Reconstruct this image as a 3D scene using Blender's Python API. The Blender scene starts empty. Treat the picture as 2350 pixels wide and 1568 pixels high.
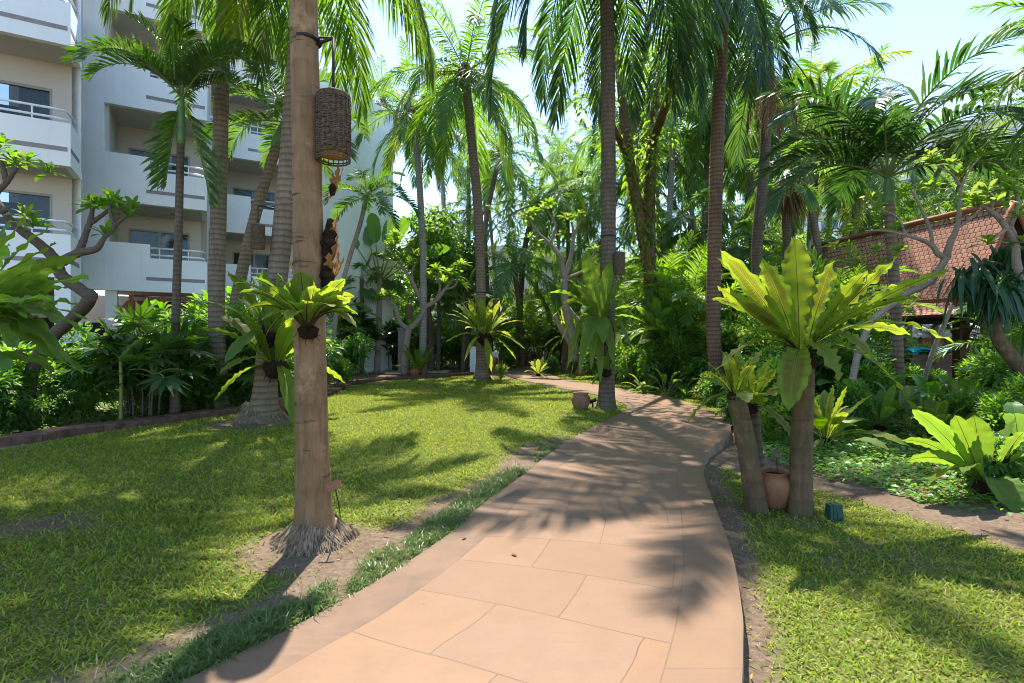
import bpy, math, random
import numpy as np
from mathutils import Vector, Matrix
rnd = random.Random(11); npr = np.random.default_rng(11)
C = bpy.context.scene.collection
FOC, PX0, PY0, EYE = 1200.0, 1175.0, 784.0, 1.5     # pixel scale of the survey sketch, camera height
rad = math.radians
PI = math.pi
def P(px, py, Y): return np.array(((px-PX0)/FOC*Y, Y, EYE-(py-PY0)/FOC*Y))
def G(px, py, z=0.0):
    Y = (EYE-z)*FOC/(py-PY0); return np.array(((px-PX0)/FOC*Y, Y, z))
def nrm(v): return v/max(1e-9, np.linalg.norm(v))

# ------------------------------------------------------------------ mesh builder
class MB:
    def __init__(s): s.v=[]; s.f=[]; s.m=[]; s.sm=[]; s.n=0; s.att={}
    def add(self, verts, faces, mat=0, smooth=False, **att):
        verts = np.asarray(verts, float).reshape(-1,3); k=len(verts)
        self.v.append(verts)
        for f in faces:
            f = np.asarray(f)
            if f.size==0: continue
            self.f.append(f+self.n); self.m.append(mat); self.sm.append(smooth)
        for a,val in att.items(): self.att.setdefault(a, []).append((self.n, np.asarray(val,float)))
        self.n += k
    def mesh(s, name, mats):
        me = bpy.data.meshes.new(name)
        V = np.concatenate(s.v); me.vertices.add(len(V)); me.vertices.foreach_set('co', V.astype(np.float32).ravel())
        loops=[]; tot=[]; mi=[]; sm=[]
        for f,m,k in zip(s.f,s.m,s.sm):
            loops.append(f.ravel()); tot.append(np.full(len(f), f.shape[1])); mi.append(np.full(len(f), m)); sm.append(np.full(len(f), k))
        L=np.concatenate(loops); T=np.concatenate(tot); S=np.concatenate(([0],np.cumsum(T)[:-1]))
        me.loops.add(len(L)); me.loops.foreach_set('vertex_index', L.astype(np.int32))
        me.polygons.add(len(T)); me.polygons.foreach_set('loop_start', S.astype(np.int32)); me.polygons.foreach_set('loop_total', T.astype(np.int32))
        me.polygons.foreach_set('material_index', np.concatenate(mi).astype(np.int32))
        me.polygons.foreach_set('use_smooth', np.concatenate(sm).astype(bool))
        for a,lst in s.att.items():
            arr=np.zeros(len(V),np.float32)
            for st,val in lst: arr[st:st+len(val)]=val
            at=me.attributes.new(a,'FLOAT','POINT'); at.data.foreach_set('value',arr)
        for m in (mats if isinstance(mats,(list,tuple)) else [mats]): me.materials.append(m)
        me.update(); me.validate(); return me
    def build(s, name, mats, parent=None, loc=(0,0,0)):
        return link(name, s.mesh(name, mats), parent, loc)

def link(name, me, parent=None, loc=(0,0,0), rot=None, sc=None):
    o = bpy.data.objects.new(name, me); C.objects.link(o)
    if parent is not None: o.parent = parent
    o.location = tuple(loc)
    if rot is not None: o.rotation_euler = rot
    if sc is not None: o.scale = (sc,sc,sc) if not hasattr(sc,'__len__') else sc
    return o
def tag(o, label=None, cat=None, group=None, kind=None):
    if label: o['label']=label
    if cat: o['category']=cat
    if group: o['group']=group
    if kind: o['kind']=kind
    return o
def thing(name, loc, label, cat, group=None):
    return tag(link(name, None, None, loc), label, cat, group)

QUAD = np.array([[0,1,2,3]])
def box(mb, lo, hi, mat=0, M=None):
    x0,y0,z0=lo; x1,y1,z1=hi
    v=np.array([(x0,y0,z0),(x1,y0,z0),(x1,y1,z0),(x0,y1,z0),(x0,y0,z1),(x1,y0,z1),(x1,y1,z1),(x0,y1,z1)],float)
    if M is not None: v = M(v)
    mb.add(v, [np.array([(0,3,2,1),(4,5,6,7),(0,1,5,4),(1,2,6,5),(2,3,7,6),(3,0,4,7)])], mat)
def catmull(pts, n):
    p=np.asarray(pts,float)
    if len(p)==2: return p[0]+(p[1]-p[0])*np.linspace(0,1,n)[:,None]
    q=np.vstack([2*p[0]-p[1],p,2*p[-1]-p[-2]])
    out=[]
    for t in np.linspace(0,len(p)-1-1e-6,n):
        i=int(t); u=t-i; a,b,c,d=q[i:i+4]
        out.append(.5*(2*b+(c-a)*u+(2*a-5*b+4*c-d)*u*u+(3*b-a-3*c+d)*u**3))
    return np.array(out)
def tube(mb, pts, radii, seg=8, mat=0, cap=True, jit=0):
    pts=np.asarray(pts,float); n=len(pts); radii=np.broadcast_to(np.asarray(radii,float),(n,))
    T=np.gradient(pts,axis=0); T/=np.maximum(1e-9,np.linalg.norm(T,axis=1))[:,None]
    a=np.array((0,1.,0)) if abs(T[0][1])<.9 else np.array((1.,0,0))
    u=nrm(np.cross(T[0],a)); V=[]
    ang=np.linspace(0,2*PI,seg,endpoint=False)
    for i in range(n):
        u=nrm(u-T[i]*np.dot(u,T[i])); w=np.cross(T[i],u)
        r=radii[i]*(1+(npr.normal(0,jit,seg) if jit else 0))
        V.append(pts[i]+(np.cos(ang)*r)[:,None]*u+(np.sin(ang)*r)[:,None]*w)
    V=np.concatenate(V); i=np.arange(n-1)[:,None]*seg; j=np.arange(seg)[None]; k=(j+1)%seg
    F=np.stack([i+j,i+k,i+seg+k,i+seg+j],-1).reshape(-1,4)
    fs=[F]
    if cap: fs+= [np.array([np.arange((n-1)*seg,n*seg)]), np.array([np.arange(seg)[::-1]])]
    mb.add(V,fs,mat,True)
def lathe(mb, prof, seg=28, mat=0, o=(0,0,0), wob=0):
    prof=np.asarray(prof,float); n=len(prof); ang=np.linspace(0,2*PI,seg,endpoint=False)
    V=np.stack([prof[:,0,None]*np.cos(ang)*(1+wob*np.sin(2*ang+1)),prof[:,0,None]*np.sin(ang),np.repeat(prof[:,1,None],seg,1)],-1).reshape(-1,3)+np.asarray(o)
    i=np.arange(n-1)[:,None]*seg; j=np.arange(seg)[None]; k=(j+1)%seg
    mb.add(V,[np.stack([i+j,i+k,i+seg+k,i+seg+j],-1).reshape(-1,4)],mat,True)
def inpoly(x,y,poly):
    poly=np.asarray(poly); r=np.zeros(x.shape,bool); j=len(poly)-1
    for i in range(len(poly)):
        xi,yi=poly[i][:2]; xj,yj=poly[j][:2]
        with np.errstate(divide='ignore',invalid='ignore'):
            c=((yi>y)!=(yj>y))&(x<(xj-xi)*(y-yi)/(yj-yi+1e-12)+xi)
        r^=c; j=i
    return r

# ------------------------------------------------------------------ materials
class NT:
    def __init__(s,name):
        s.m=bpy.data.materials.new(name); s.m.use_nodes=True; s.t=s.m.node_tree; s.t.nodes.clear()
        s.out=s.n('ShaderNodeOutputMaterial')
    def n(s,typ,ins=None,**kw):
        d=s.t.nodes.new(typ)
        for k,v in kw.items(): setattr(d,k,v)
        for k,v in (ins or {}).items(): s.set(d.inputs[k],v)
        return d
    def set(s,sock,v):
        if isinstance(v,bpy.types.NodeSocket): s.t.links.new(v,sock)
        elif isinstance(v,(tuple,list)) and len(v)==3 and sock.type=='RGBA': sock.default_value=(*v,1)
        else: sock.default_value=v
    def math(s,op,a,b=0.0,c=0.0,clamp=False):
        d=s.n('ShaderNodeMath',{0:a,1:b,2:c},operation=op); d.use_clamp=clamp; return d.outputs[0]
    def mix(s,f,a,b,mode='MIX'):
        d=s.n('ShaderNodeMix',data_type='RGBA',blend_type=mode); s.set(d.inputs[0],f); s.set(d.inputs[6],a); s.set(d.inputs[7],b); return d.outputs[2]
    def ramp(s,f,stops):
        d=s.n('ShaderNodeValToRGB'); e=d.color_ramp.elements
        while len(e)<len(stops): e.new(.5)
        for q,(p,c) in zip(e,stops):
            q.position=p; q.color=(*c,1) if hasattr(c,'__len__') else (c,c,c,1)
        s.set(d.inputs[0],f); return d.outputs[0]
    def noise(s,vec,scale,detail=4,rough=.55): 
        return s.n('ShaderNodeTexNoise',{'Vector':vec,'Scale':scale,'Detail':detail,'Roughness':rough}).outputs[0]
    def coord(s,w='Object'): return s.n('ShaderNodeTexCoord').outputs[w]
    def pos(s): return s.n('ShaderNodeNewGeometry').outputs['Position']
    def mapv(s,v,sc): return s.n('ShaderNodeMapping',{'Vector':v,'Scale':sc}).outputs[0]
    def attr(s,a): return s.n('ShaderNodeAttribute',attribute_name=a).outputs['Fac']
    def bump(s,h,st=.3,dist=.01): return s.n('ShaderNodeBump',{'Height':h,'Strength':st,'Distance':dist}).outputs[0]
    def pbr(s,col,rough=.6,normal=None,spec=.3,metal=0):
        d=s.n('ShaderNodeBsdfPrincipled',{'Base Color':col,'Roughness':rough,'Metallic':metal,'Specular IOR Level':spec})
        if normal is not None: s.set(d.inputs['Normal'],normal)
        return d.outputs[0]
    def done(s,sh): s.t.links.new(sh,s.out.inputs[0]); return s.m
def rand_hsv(t,col,hue=.03,val=.5,sat=.2,isl=.6):
    oi=t.n('ShaderNodeObjectInfo').outputs['Random']; gi=t.n('ShaderNodeNewGeometry').outputs['Random Per Island']
    r=t.math('ADD',t.math('MULTIPLY',oi,1-isl),t.math('MULTIPLY',gi,isl))
    r2=t.math('FRACT',t.math('MULTIPLY',t.math('ADD',oi,gi),7.31))
    d=t.n('ShaderNodeHueSaturation',{'Hue':t.math('ADD',.5-hue/2,t.math('MULTIPLY',r2,hue)),'Saturation':t.math('ADD',1-sat/2,t.math('MULTIPLY',r2,sat)),
        'Value':t.math('ADD',1-val/2,t.math('MULTIPLY',r,val)),'Color':col})
    return d.outputs[0]
def leafmat(name,col,tcol,tw=.4,rough=.4,spec=.4,val=.6,hue=.04,isl=.6):
    t=NT(name); c=rand_hsv(t,col,hue,val,.2,isl); c2=rand_hsv(t,tcol,hue,val,.2,isl)
    tr=t.n('ShaderNodeBsdfTranslucent',{'Color':c2}).outputs[0]
    return t.done(t.n('ShaderNodeMixShader',{0:tw,1:t.pbr(c,rough,spec=spec),2:tr}).outputs[0])
def solid(name,col,rough=.6,spec=.3,metal=0,nz=.12,scale=6,bump=0):
    t=NT(name); v=t.coord(); f=t.noise(v,scale)
    c=t.ramp(f,[(.3,tuple(x*(1-nz) for x in col)),(.7,tuple(min(1,x*(1+nz)) for x in col))])
    return t.done(t.pbr(c,rough,t.bump(t.noise(v,scale*8),bump) if bump else None,spec,metal))
def barkmat(name,dark,light,ring=9.0,ringw=.4,vert=True,moss=0,bump=.6,dist=.012,scars=0):
    t=NT(name); v=t.coord()
    big=t.noise(v,1.3,3); fine=t.noise(t.mapv(v,(22,22,3 if vert else 60)),1.0,6,.65)
    warp=t.math('MULTIPLY',t.noise(v,5,2),.05)
    sep=t.n('ShaderNodeSeparateXYZ',{0:v}).outputs[2]
    z=t.math('MULTIPLY',t.math('ADD',sep,warp),ring)
    fr=t.math('FRACT',z); groove=t.math('SMOOTH_MIN',t.math('MULTIPLY',fr,6),t.math('MULTIPLY',t.math('SUBTRACT',1,fr),2.2),.2)
    groove=t.math('MINIMUM',groove,1.0)
    f=t.math('ADD',t.math('MULTIPLY',fine,.6),t.math('MULTIPLY',big,.4))
    c=t.ramp(f,[(.3,dark),(.52,tuple((a+b)/2 for a,b in zip(dark,light))),(.72,light)])
    c=t.mix(t.math('MULTIPLY',t.math('SUBTRACT',1,groove,clamp=True),ringw),c,tuple(x*.35 for x in dark))
    spots=t.ramp(t.noise(t.mapv(v,(9,9,5)),1.0,5,.7),[(.66,0),(.74,1)])
    c=t.mix(t.math('MULTIPLY',spots,.5),c,tuple(x*.3 for x in dark))
    if scars:
        k=t.ramp(t.noise(t.mapv(v,(2.6,2.6,17)),1.0,4,.6),[(.63,0),(.68,1)]); c=t.mix(t.math('MULTIPLY',k,scars),c,tuple(x*.28 for x in dark))
        k=t.ramp(t.noise(t.mapv(v,(30,30,5)),1.0,4,.7),[(.55,0),(.7,.6)]); c=t.mix(k,c,tuple(x*.7 for x in dark))
    if scars:
        k=t.ramp(t.noise(t.mapv(v,(5,5,4)),1.0,6,.7),[(.56,0),(.66,.5)]); c=t.mix(k,c,tuple(min(1,x*1.35) for x in light))
    if moss:
        mk=t.ramp(t.noise(v,3.2,5),[(.45,0),(.6,1)]); low=t.ramp(t.math('MULTIPLY',sep,.5),[(0,1),(1,.25)])
        c=t.mix(t.math('MULTIPLY',t.math('MULTIPLY',mk,low),moss),c,(.05,.075,.02))
    h=t.math('ADD',t.math('MULTIPLY',fine,.5),t.math('MULTIPLY',groove,ringw*1.2))
    return t.done(t.pbr(c,.85,t.bump(h,bump,dist),.15))

M={}
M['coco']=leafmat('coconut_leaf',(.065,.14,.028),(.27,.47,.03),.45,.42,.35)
M['coco_far']=leafmat('far_palm_leaf',(.075,.15,.042),(.27,.47,.05),.42,.45,.3)
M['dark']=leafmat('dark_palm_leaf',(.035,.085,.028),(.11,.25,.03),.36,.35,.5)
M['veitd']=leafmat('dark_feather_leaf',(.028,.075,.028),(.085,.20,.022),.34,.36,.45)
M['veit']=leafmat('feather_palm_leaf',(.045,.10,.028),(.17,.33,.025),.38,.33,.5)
M['yel']=leafmat('yellow_palm_leaf',(.14,.17,.03),(.45,.50,.03),.45,.4,.4)
M['fan']=leafmat('fan_leaf',(.06,.13,.036),(.25,.44,.04),.42,.48,.3)
M['areca']=leafmat('areca_leaf',(.075,.155,.025),(.32,.54,.03),.46,.4,.4)
M['dead']=leafmat('dead_frond',(.20,.13,.075),(.25,.15,.07),.25,.8,.1)
M['shrub']=leafmat('shrub_leaf',(.075,.155,.032),(.30,.54,.03),.48,.38,.4,.8)
M['shrubd']=leafmat('dark_shrub_leaf',(.055,.13,.03),(.22,.45,.03),.44,.3,.5,.8)
M['shruby']=leafmat('bright_shrub_leaf',(.11,.17,.025),(.38,.52,.03),.42,.4,.4,.7)
M['frang']=leafmat('frangipani_leaf',(.10,.18,.03),(.40,.58,.05),.45,.4,.4,.6)
M['banana']=leafmat('banana_leaf',(.08,.17,.04),(.26,.48,.04),.4,.38,.4,.4)
M['red']=leafmat('cordyline_leaf',(.13,.025,.03),(.30,.05,.05),.35,.4,.4,.6)
M['orange']=leafmat('dry_fern_leaf',(.34,.17,.075),(.40,.19,.07),.4,.7,.1,.5)
M['tree']=leafmat('tree_leaf',(.07,.14,.022),(.36,.56,.03),.5,.38,.4,.8)
M['cover']=leafmat('ground_cover_leaf',(.085,.19,.034),(.3,.55,.04),.4,.4,.4,.8)
M['hang']=leafmat('hanging_leaf',(.025,.07,.03),(.08,.2,.03),.3,.35,.5,.5)
M['flower']=leafmat('yellow_flower',(.6,.5,.08),(.6,.5,.05),.3,.6,.2)
M['rachis']=solid('leaf_stalk',(.16,.20,.05),.5)
M['rachisd']=solid('dark_leaf_stalk',(.07,.11,.03),.5)
M['rachisb']=solid('brown_stalk',(.16,.10,.055),.8)
M['shaft']=solid('green_crownshaft',(.10,.19,.06),.4,.4,nz=.25)
M['bark_t1']=barkmat('smooth_tan_bark',(.15,.085,.042),(.34,.215,.115),ring=4.6,ringw=.14,bump=.7,scars=.75)
M['bark_coco']=barkmat('ringed_palm_bark',(.13,.092,.065),(.30,.23,.17),ring=8.5,ringw=.5,bump=.8,dist=.02)
M['bark_grey']=barkmat('grey_palm_bark',(.20,.18,.16),(.42,.39,.36),ring=7,ringw=.35)
M['bark_dark']=barkmat('dark_palm_bark',(.075,.058,.045),(.20,.155,.115),ring=10,ringw=.45,moss=.35)
M['bark_moss']=barkmat('mossy_bark',(.075,.047,.028),(.22,.145,.082),ring=6,ringw=.2,moss=.55,scars=.4)
M['bark_brown']=barkmat('red_brown_bark',(.11,.065,.042),(.26,.165,.11),ring=9,ringw=.5,bump=.8,dist=.02)
M['bark_frang']=barkmat('frangipani_bark',(.16,.125,.10),(.42,.35,.29),ring=14,ringw=.12,vert=False)
M['bark_frangd']=barkmat('dark_frangipani_bark',(.06,.048,.04),(.17,.13,.105),ring=14,ringw=.15,vert=False)
M['fibre']=solid('root_fibre',(.032,.02,.014),.95,.05,nz=.5,scale=18,bump=1)
M['roots']=solid('palm_roots',(.25,.185,.12),.9,.1,nz=.45,scale=14,bump=.6)
def fern_material(name,base,trans,spore=.6,tw=.45):
    t=NT(name); u=t.attr('u'); v=t.attr('v'); oi=t.n('ShaderNodeObjectInfo').outputs['Random']
    av=t.math('ABSOLUTE',v)
    ph=t.math('MULTIPLY',t.math('SUBTRACT',u,t.math('MULTIPLY',av,.05)),420)
    vein=t.math('MULTIPLY',t.math('ADD',t.math('SINE',ph),1),.5)
    uv=t.n('ShaderNodeCombineXYZ',{0:t.math('MULTIPLY',u,5),1:t.math('MULTIPLY',v,1.5),2:t.math('MULTIPLY',oi,50)}).outputs[0]
    nz=t.noise(uv,1.2,4)
    def tone(c):
        k=tuple(x*.62 for x in c)
        c=t.mix(t.math('MULTIPLY',vein,.13),c,tuple(x*.72 for x in c))
        c=t.mix(t.ramp(nz,[(.4,0),(.75,.7)]),c,k)
        # brown spore stripes on the outer half of some fronds, a dark midrib
        on=t.ramp(oi,[(.45,0),(.5,1)])
        band=t.math('MULTIPLY',t.ramp(av,[(.05,0),(.12,1),(.5,1),(.72,0)]),t.ramp(u,[(.38,0),(.5,1),(.86,1),(.94,0)]))
        c=t.mix(t.math('MULTIPLY',t.math('MULTIPLY',band,on),t.math('MULTIPLY',t.math('ADD',.45,t.math('MULTIPLY',vein,.55)),spore)),c,(.16,.085,.02))
        edge=t.math('MULTIPLY',t.ramp(av,[(.9,0),(1,1)]),t.ramp(nz,[(.45,0),(.6,.6)]))
        c=t.mix(edge,c,(.30,.22,.04))
        return t.n('ShaderNodeHueSaturation',{'Hue':t.math('ADD',.485,t.math('MULTIPLY',oi,.03)),'Saturation':1.0,'Value':t.math('ADD',.75,t.math('MULTIPLY',oi,.5)),'Color':c}).outputs[0]
    b=t.pbr(tone(base),.5,t.bump(vein,.12,.004),.22); tr=t.n('ShaderNodeBsdfTranslucent',{'Color':tone(trans)}).outputs[0]
    return t.done(t.n('ShaderNodeMixShader',{0:tw,1:b,2:tr}).outputs[0])
M['fern']=fern_material('nest_fern_frond',(.12,.20,.026),(.46,.62,.03),.9,.5)
M['fernd']=fern_material('shade_toned_fern_frond',(.085,.18,.035),(.34,.56,.035),.35)  # darker copy of the frond green, shade put into the colour
M['fernm']=fern_material('mid_green_fern_frond',(.10,.19,.03),(.36,.56,.035),.4)
M['ferny']=fern_material('sun_toned_fern_frond',(.15,.21,.035),(.52,.60,.04),.15)  # lighter, yellower copy, sunlight put into the frond colour
M['rib']=solid('dark_midrib',(.035,.02,.012),.5)
M['ribg']=solid('green_midrib',(.14,.17,.04),.5)
# ------------------------------------------------------------------ leaf and frond shapes
def blade(mb, p0, d, L, w, side, droop, mat=0, segs=3, fold=0.0, prof=None):
    """a pointed leaf from p0 along d, drooping under its weight; side is its width direction"""
    s=np.linspace(0,1,segs+1); d=nrm(d)
    pts=p0+d*L*s[:,None]+np.array((0,0,-1.0))*(L*droop*s*s)[:,None]
    if prof is None: prof=np.interp(s,[0,.3,.65,1],[.5,1,.8,0])
    side=nrm(side-d*np.dot(side,d)); 
    V=[];F4=[];F3=[]
    if fold:
        up=nrm(np.cross(d,side))
        for i in range(segs+1):
            h=side*w*.5*prof[i]; V+= [pts[i]-h+up*w*fold*prof[i],pts[i],pts[i]+h+up*w*fold*prof[i]]
        for i in range(segs):
            a=3*i; F4+=[(a,a+1,a+4,a+3),(a+1,a+2,a+5,a+4)]
    else:
        for i in range(segs):
            h=side*w*.5*prof[i]; V+=[pts[i]-h,pts[i]+h]
        V.append(pts[-1])
        for i in range(segs-1): a=2*i; F4.append((a,a+1,a+3,a+2))
        a=2*(segs-1); F3.append((a,a+1,a+2))
    mb.add(np.array(V),[np.array(F4,int).reshape(-1,4),np.array(F3,int).reshape(-1,3)],mat)
def pinnate(L,e0,sag,n,ll,lw,droop=.3,lift=.25,t0=.12,power=1.2,rr=.018,seed=0,segs=3,base=.55,tipang=28,ragged=.1,curve=0.0):
    r=random.Random(seed); mb=MB(); N=max(12,n)
    t=np.linspace(0,1,N+1); e=np.radians(e0-sag*t**power); az=curve*t**1.5
    st=L/N*np.stack([np.cos(e)*np.cos(az),np.cos(e)*np.sin(az),np.sin(e)],-1); pts=np.vstack([[0,0,0],np.cumsum(st,0)[:-1]])
    k=pts[::max(1,N//12)]; tube(mb,k,np.linspace(rr,rr*.15,len(k)),5,1,False)
    for i in range(N+1):
        u=t[i]
        if u<t0: continue
        T=np.array((math.cos(e[i])*math.cos(az[i]),math.cos(e[i])*math.sin(az[i]),math.sin(e[i]))); up=np.array((-math.sin(e[i]),0,math.cos(e[i])))
        S=nrm(np.cross(up,T)); q=(u-t0)/(1-t0)
        prof=np.interp(q,[0,.12,.4,.75,1],[base,.85,1,.75,.35])
        for sg in (-1,1):
            if r.random()<ragged*.5: continue
            a=rad(np.interp(q,[0,1],[62,tipang])+r.uniform(-7,7))
            d=math.sin(a)*S*sg+math.cos(a)*T+up*(lift+r.uniform(-.12,.12))
            blade(mb,pts[i],d,ll*prof*r.uniform(.88,1.1),lw*r.uniform(.85,1.1),T+up*r.uniform(-.35,.35)*sg+S*r.uniform(-.2,.2),droop*r.uniform(.6,1.4),0,segs)
    return mb
def fan_leaf(R,n,pet,e0,sag,seed,w=.9,split=.55,droop=.5):
    r=random.Random(seed); mb=MB(); k=9; t=np.linspace(0,1,k); e=np.radians(e0-sag*t)
    st=pet/k*np.stack([np.cos(e),0*e,np.sin(e)],-1); pts=np.vstack([[0,0,0],np.cumsum(st,0)]); tube(mb,pts,np.linspace(.014,.008,len(pts)),5,1,False)
    o=pts[-1]; T=np.array((math.cos(e[-1]),0,math.sin(e[-1]))); up=np.array((-math.sin(e[-1]),0,math.cos(e[-1]))); S=np.array((0,1.,0))
    for i in range(n):
        a=rad(-140+280*i/(n-1)); d=math.cos(a)*T+math.sin(a)*S+up*.12*math.cos(a*1.2)
        sd=-math.sin(a)*T+math.cos(a)*S+up*(.35 if i%2 else -.35)
        L=R*np.interp(abs(a),[0,2.5],[1,.72])*r.uniform(.92,1.05)
        blade(mb,o,d,L,w*L*280/(n-1)*PI/180,sd,droop*r.uniform(.3,.9),0,4,prof=np.array([.1,.6,1.0,.45,0]))
    return mb
def variants(fn,mats,name):
    return [f.mesh(name,mats) for f in fn]
FR={}
def fronds(key,mats,name,list_): FR[key]=[(e,mb.mesh(name,mats)) for e,mb in list_]
ES=[82,66,50,34,18,2,-16,-38]
fronds('coco',[M['coco'],M['rachis']],'coconut_frond',[(e,pinnate(1,e,s,66,.205,.0135,.55,.2,.1,1.25,.0055,i,4,curve=c)) for i,(e,s,c) in enumerate(zip(ES,[48,62,76,88,92,82,68,46],[.25,-.2,.15,-.3,.2,-.15,.2,0]))])
fronds('cocof',[M['coco_far'],M['rachis']],'far_coconut_frond',[(e,pinnate(1,e,s,48,.21,.019,.5,.2,.1,1.25,.007,i+20,2,curve=c)) for i,(e,s,c) in enumerate(zip(ES,[46,60,76,88,92,82,68,46],[.25,-.2,.2,-.3,.2,-.15,.2,0]))])
fronds('droop',[M['coco'],M['rachis']],'drooping_frond',[(e,pinnate(1,e,s,76,.195,.0115,.75,.05,.1,.62,.005,i+40,4,tipang=20,curve=c)) for i,(e,s,c) in enumerate(zip([70,50,35,20,5,-15],[110,125,120,108,94,74],[.3,-.3,.2,-.2,.2,0]))])
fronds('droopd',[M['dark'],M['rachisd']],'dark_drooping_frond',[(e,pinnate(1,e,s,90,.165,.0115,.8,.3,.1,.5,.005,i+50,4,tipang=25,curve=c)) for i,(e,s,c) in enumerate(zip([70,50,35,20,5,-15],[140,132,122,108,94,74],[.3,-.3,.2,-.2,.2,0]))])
fronds('veit',[M['veit'],M['rachis']],'feather_frond',[(e,pinnate(1,e,s,38,.29,.026,.28,.5,.14,1.5,.009,i+60,3,base=.6,tipang=35,ragged=.04)) for i,(e,s) in enumerate(zip([84,68,52,36,18,0,-70,-80],[60,92,108,105,95,70,14,8]))])
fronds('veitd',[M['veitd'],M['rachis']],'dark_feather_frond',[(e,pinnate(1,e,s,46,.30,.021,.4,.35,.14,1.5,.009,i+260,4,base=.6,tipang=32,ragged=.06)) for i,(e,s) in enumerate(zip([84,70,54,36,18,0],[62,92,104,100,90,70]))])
fronds('royal',[M['veit'],M['rachisd']],'petioled_frond',[(e,pinnate(1,e,s,52,.23,.013,.6,.15,.3,1.0,.009,i+80,3,base=.8)) for i,(e,s) in enumerate(zip([78,60,42,26,10,-8],[62,72,80,84,84,74]))])
fronds('areca',[M['areca'],M['rachis']],'areca_frond',[(e,pinnate(1,e,s,34,.30,.022,.3,.3,.22,1.4,.008,i+100,3)) for i,(e,s) in enumerate(zip([85,75,65,52,38],[40,62,78,88,92]))])
fronds('yel',[M['yel'],M['rachis']],'yellow_frond',[(e,pinnate(1,e,s,60,.2,.0125,.6,.1,.1,1.0,.006,i+120,3)) for i,(e,s) in enumerate(zip([60,40,20,0,-30],[70,90,95,85,55]))])
fronds('dead',[M['dead'],M['rachisb']],'dead_frond',[(e,pinnate(1,e,s,46,.16,.012,1.1,-.1,.15,.4,.007,i+130,3,tipang=12)) for i,(e,s) in enumerate(zip([-10,-40,-60],[78,48,28]))])
fronds('fan',[M['fan'],M['rachis']],'fan_frond',[(e,fan_leaf(.62,34,.9,e,s,i+140)) for i,(e,s) in enumerate(zip([80,60,40,22,4,-16],[20,42,55,62,62,50]))])
fronds('rhapis',[M['veit'],M['rachis']],'small_fan_frond',[(e,fan_leaf(.36,13,.34,e,s,i+150,w=.6,droop=.35)) for i,(e,s) in enumerate(zip([80,60,40,20],[25,40,55,50]))])
fronds('traveller',[M['banana'],M['rachis']],'paddle_leaf',[(0,None)][:0])

def strap(mb,base,ctrl,tip,W,side,waves=9,amp=.05,nl=26,trough=.22,prof=None,ribr=.006,seed=0,ribmat=1,lobes=0,roll=0):
    """bird's nest frond: a long channelled blade with wavy margins along a bent midrib"""
    r=random.Random(seed); b,c,t=map(lambda q:np.asarray(q,float),(base,ctrl,tip))
    u=np.linspace(0,1,nl)[:,None]; cl=b*(1-u)**2+2*c*u*(1-u)+t*u*u; u=u[:,0]
    T=np.gradient(cl,axis=0); T/=np.linalg.norm(T,axis=1)[:,None]
    S=side-T*(T@side)[:,None]; S/=np.linalg.norm(S,axis=1)[:,None]; Nn=np.cross(T,S)
    tw=r.uniform(-.35,.35)*u+roll*np.minimum(1,u*2.2); S,Nn=S*np.cos(tw)[:,None]+Nn*np.sin(tw)[:,None], Nn*np.cos(tw)[:,None]-S*np.sin(tw)[:,None]
    if prof is None: prof=([0,.08,.2,.4,.62,.8,.92,1],[.22,.24,.48,.82,1,.86,.5,.02])
    w=np.interp(u,*prof)*W*.5
    vs=np.array([-1,-.82,-.5,-.22,0,.22,.5,.82,1]); p1,p2=r.uniform(0,6),r.uniform(0,6); V=[]
    L=np.linalg.norm(np.diff(cl,axis=0),axis=1).sum()
    for v in vs:
        ph=p1 if v<0 else p2
        wob=amp*np.abs(v)**2.2*(np.sin(u*waves*2*PI+ph+np.sin(u*waves*1.7+ph))+.4*np.sin(u*waves*3.3+ph*2))*np.minimum(1,u*4)*W
        ww=w*(1+.05*np.sin(u*waves*5+ph)*(abs(v)>.7))
        if lobes: ww=ww*(1-lobes*(abs(v)**1.5)*(.5+.5*np.sin(u*waves*2*PI+ph)))
        V.append(cl+S*(ww*v)[:,None]+Nn*(np.abs(v)*w*trough*(1.2-u)+wob)[:,None])
    k=len(vs); V=np.stack(V,1).reshape(-1,3)
    i=np.arange(nl-1)[:,None]*k; j=np.arange(k-1)[None]
    mb.add(V,[np.stack([i+j,i+j+1,i+k+j+1,i+k+j],-1).reshape(-1,4)],0,True,u=np.repeat(u,k),v=np.tile(vs,nl))
    tube(mb,cl[:-1]-Nn[:-1]*ribr*.3,np.linspace(ribr,ribr*.3,nl-1),6,ribmat,False)
def fibre_ball(mb,rx,rz,seed,mat=0,hairs=90,o=(0,0,0)):
    r=random.Random(seed); o=np.asarray(o,float)
    prof=[(rx*math.sin(a)*(1+.12*math.sin(5*a+seed)),-rz*math.cos(a)) for a in np.linspace(.02,PI-.02,12)]
    lathe(mb,prof,18,mat,o,.1)
    for _ in range(hairs):
        a=r.uniform(0,2*PI); b=r.uniform(.3,2.8); p=o+np.array((rx*math.sin(b)*math.cos(a),rx*math.sin(b)*math.sin(a),-rz*math.cos(b)))
        d=nrm(p-o)+np.array((r.uniform(-.8,.8),r.uniform(-.8,.8),-.7)); 
        blade(mb,p,d,rx*r.uniform(.3,.7),rx*.05,np.array((r.uniform(-1,1),r.uniform(-1,1),.2)),.4,mat,2)
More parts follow.
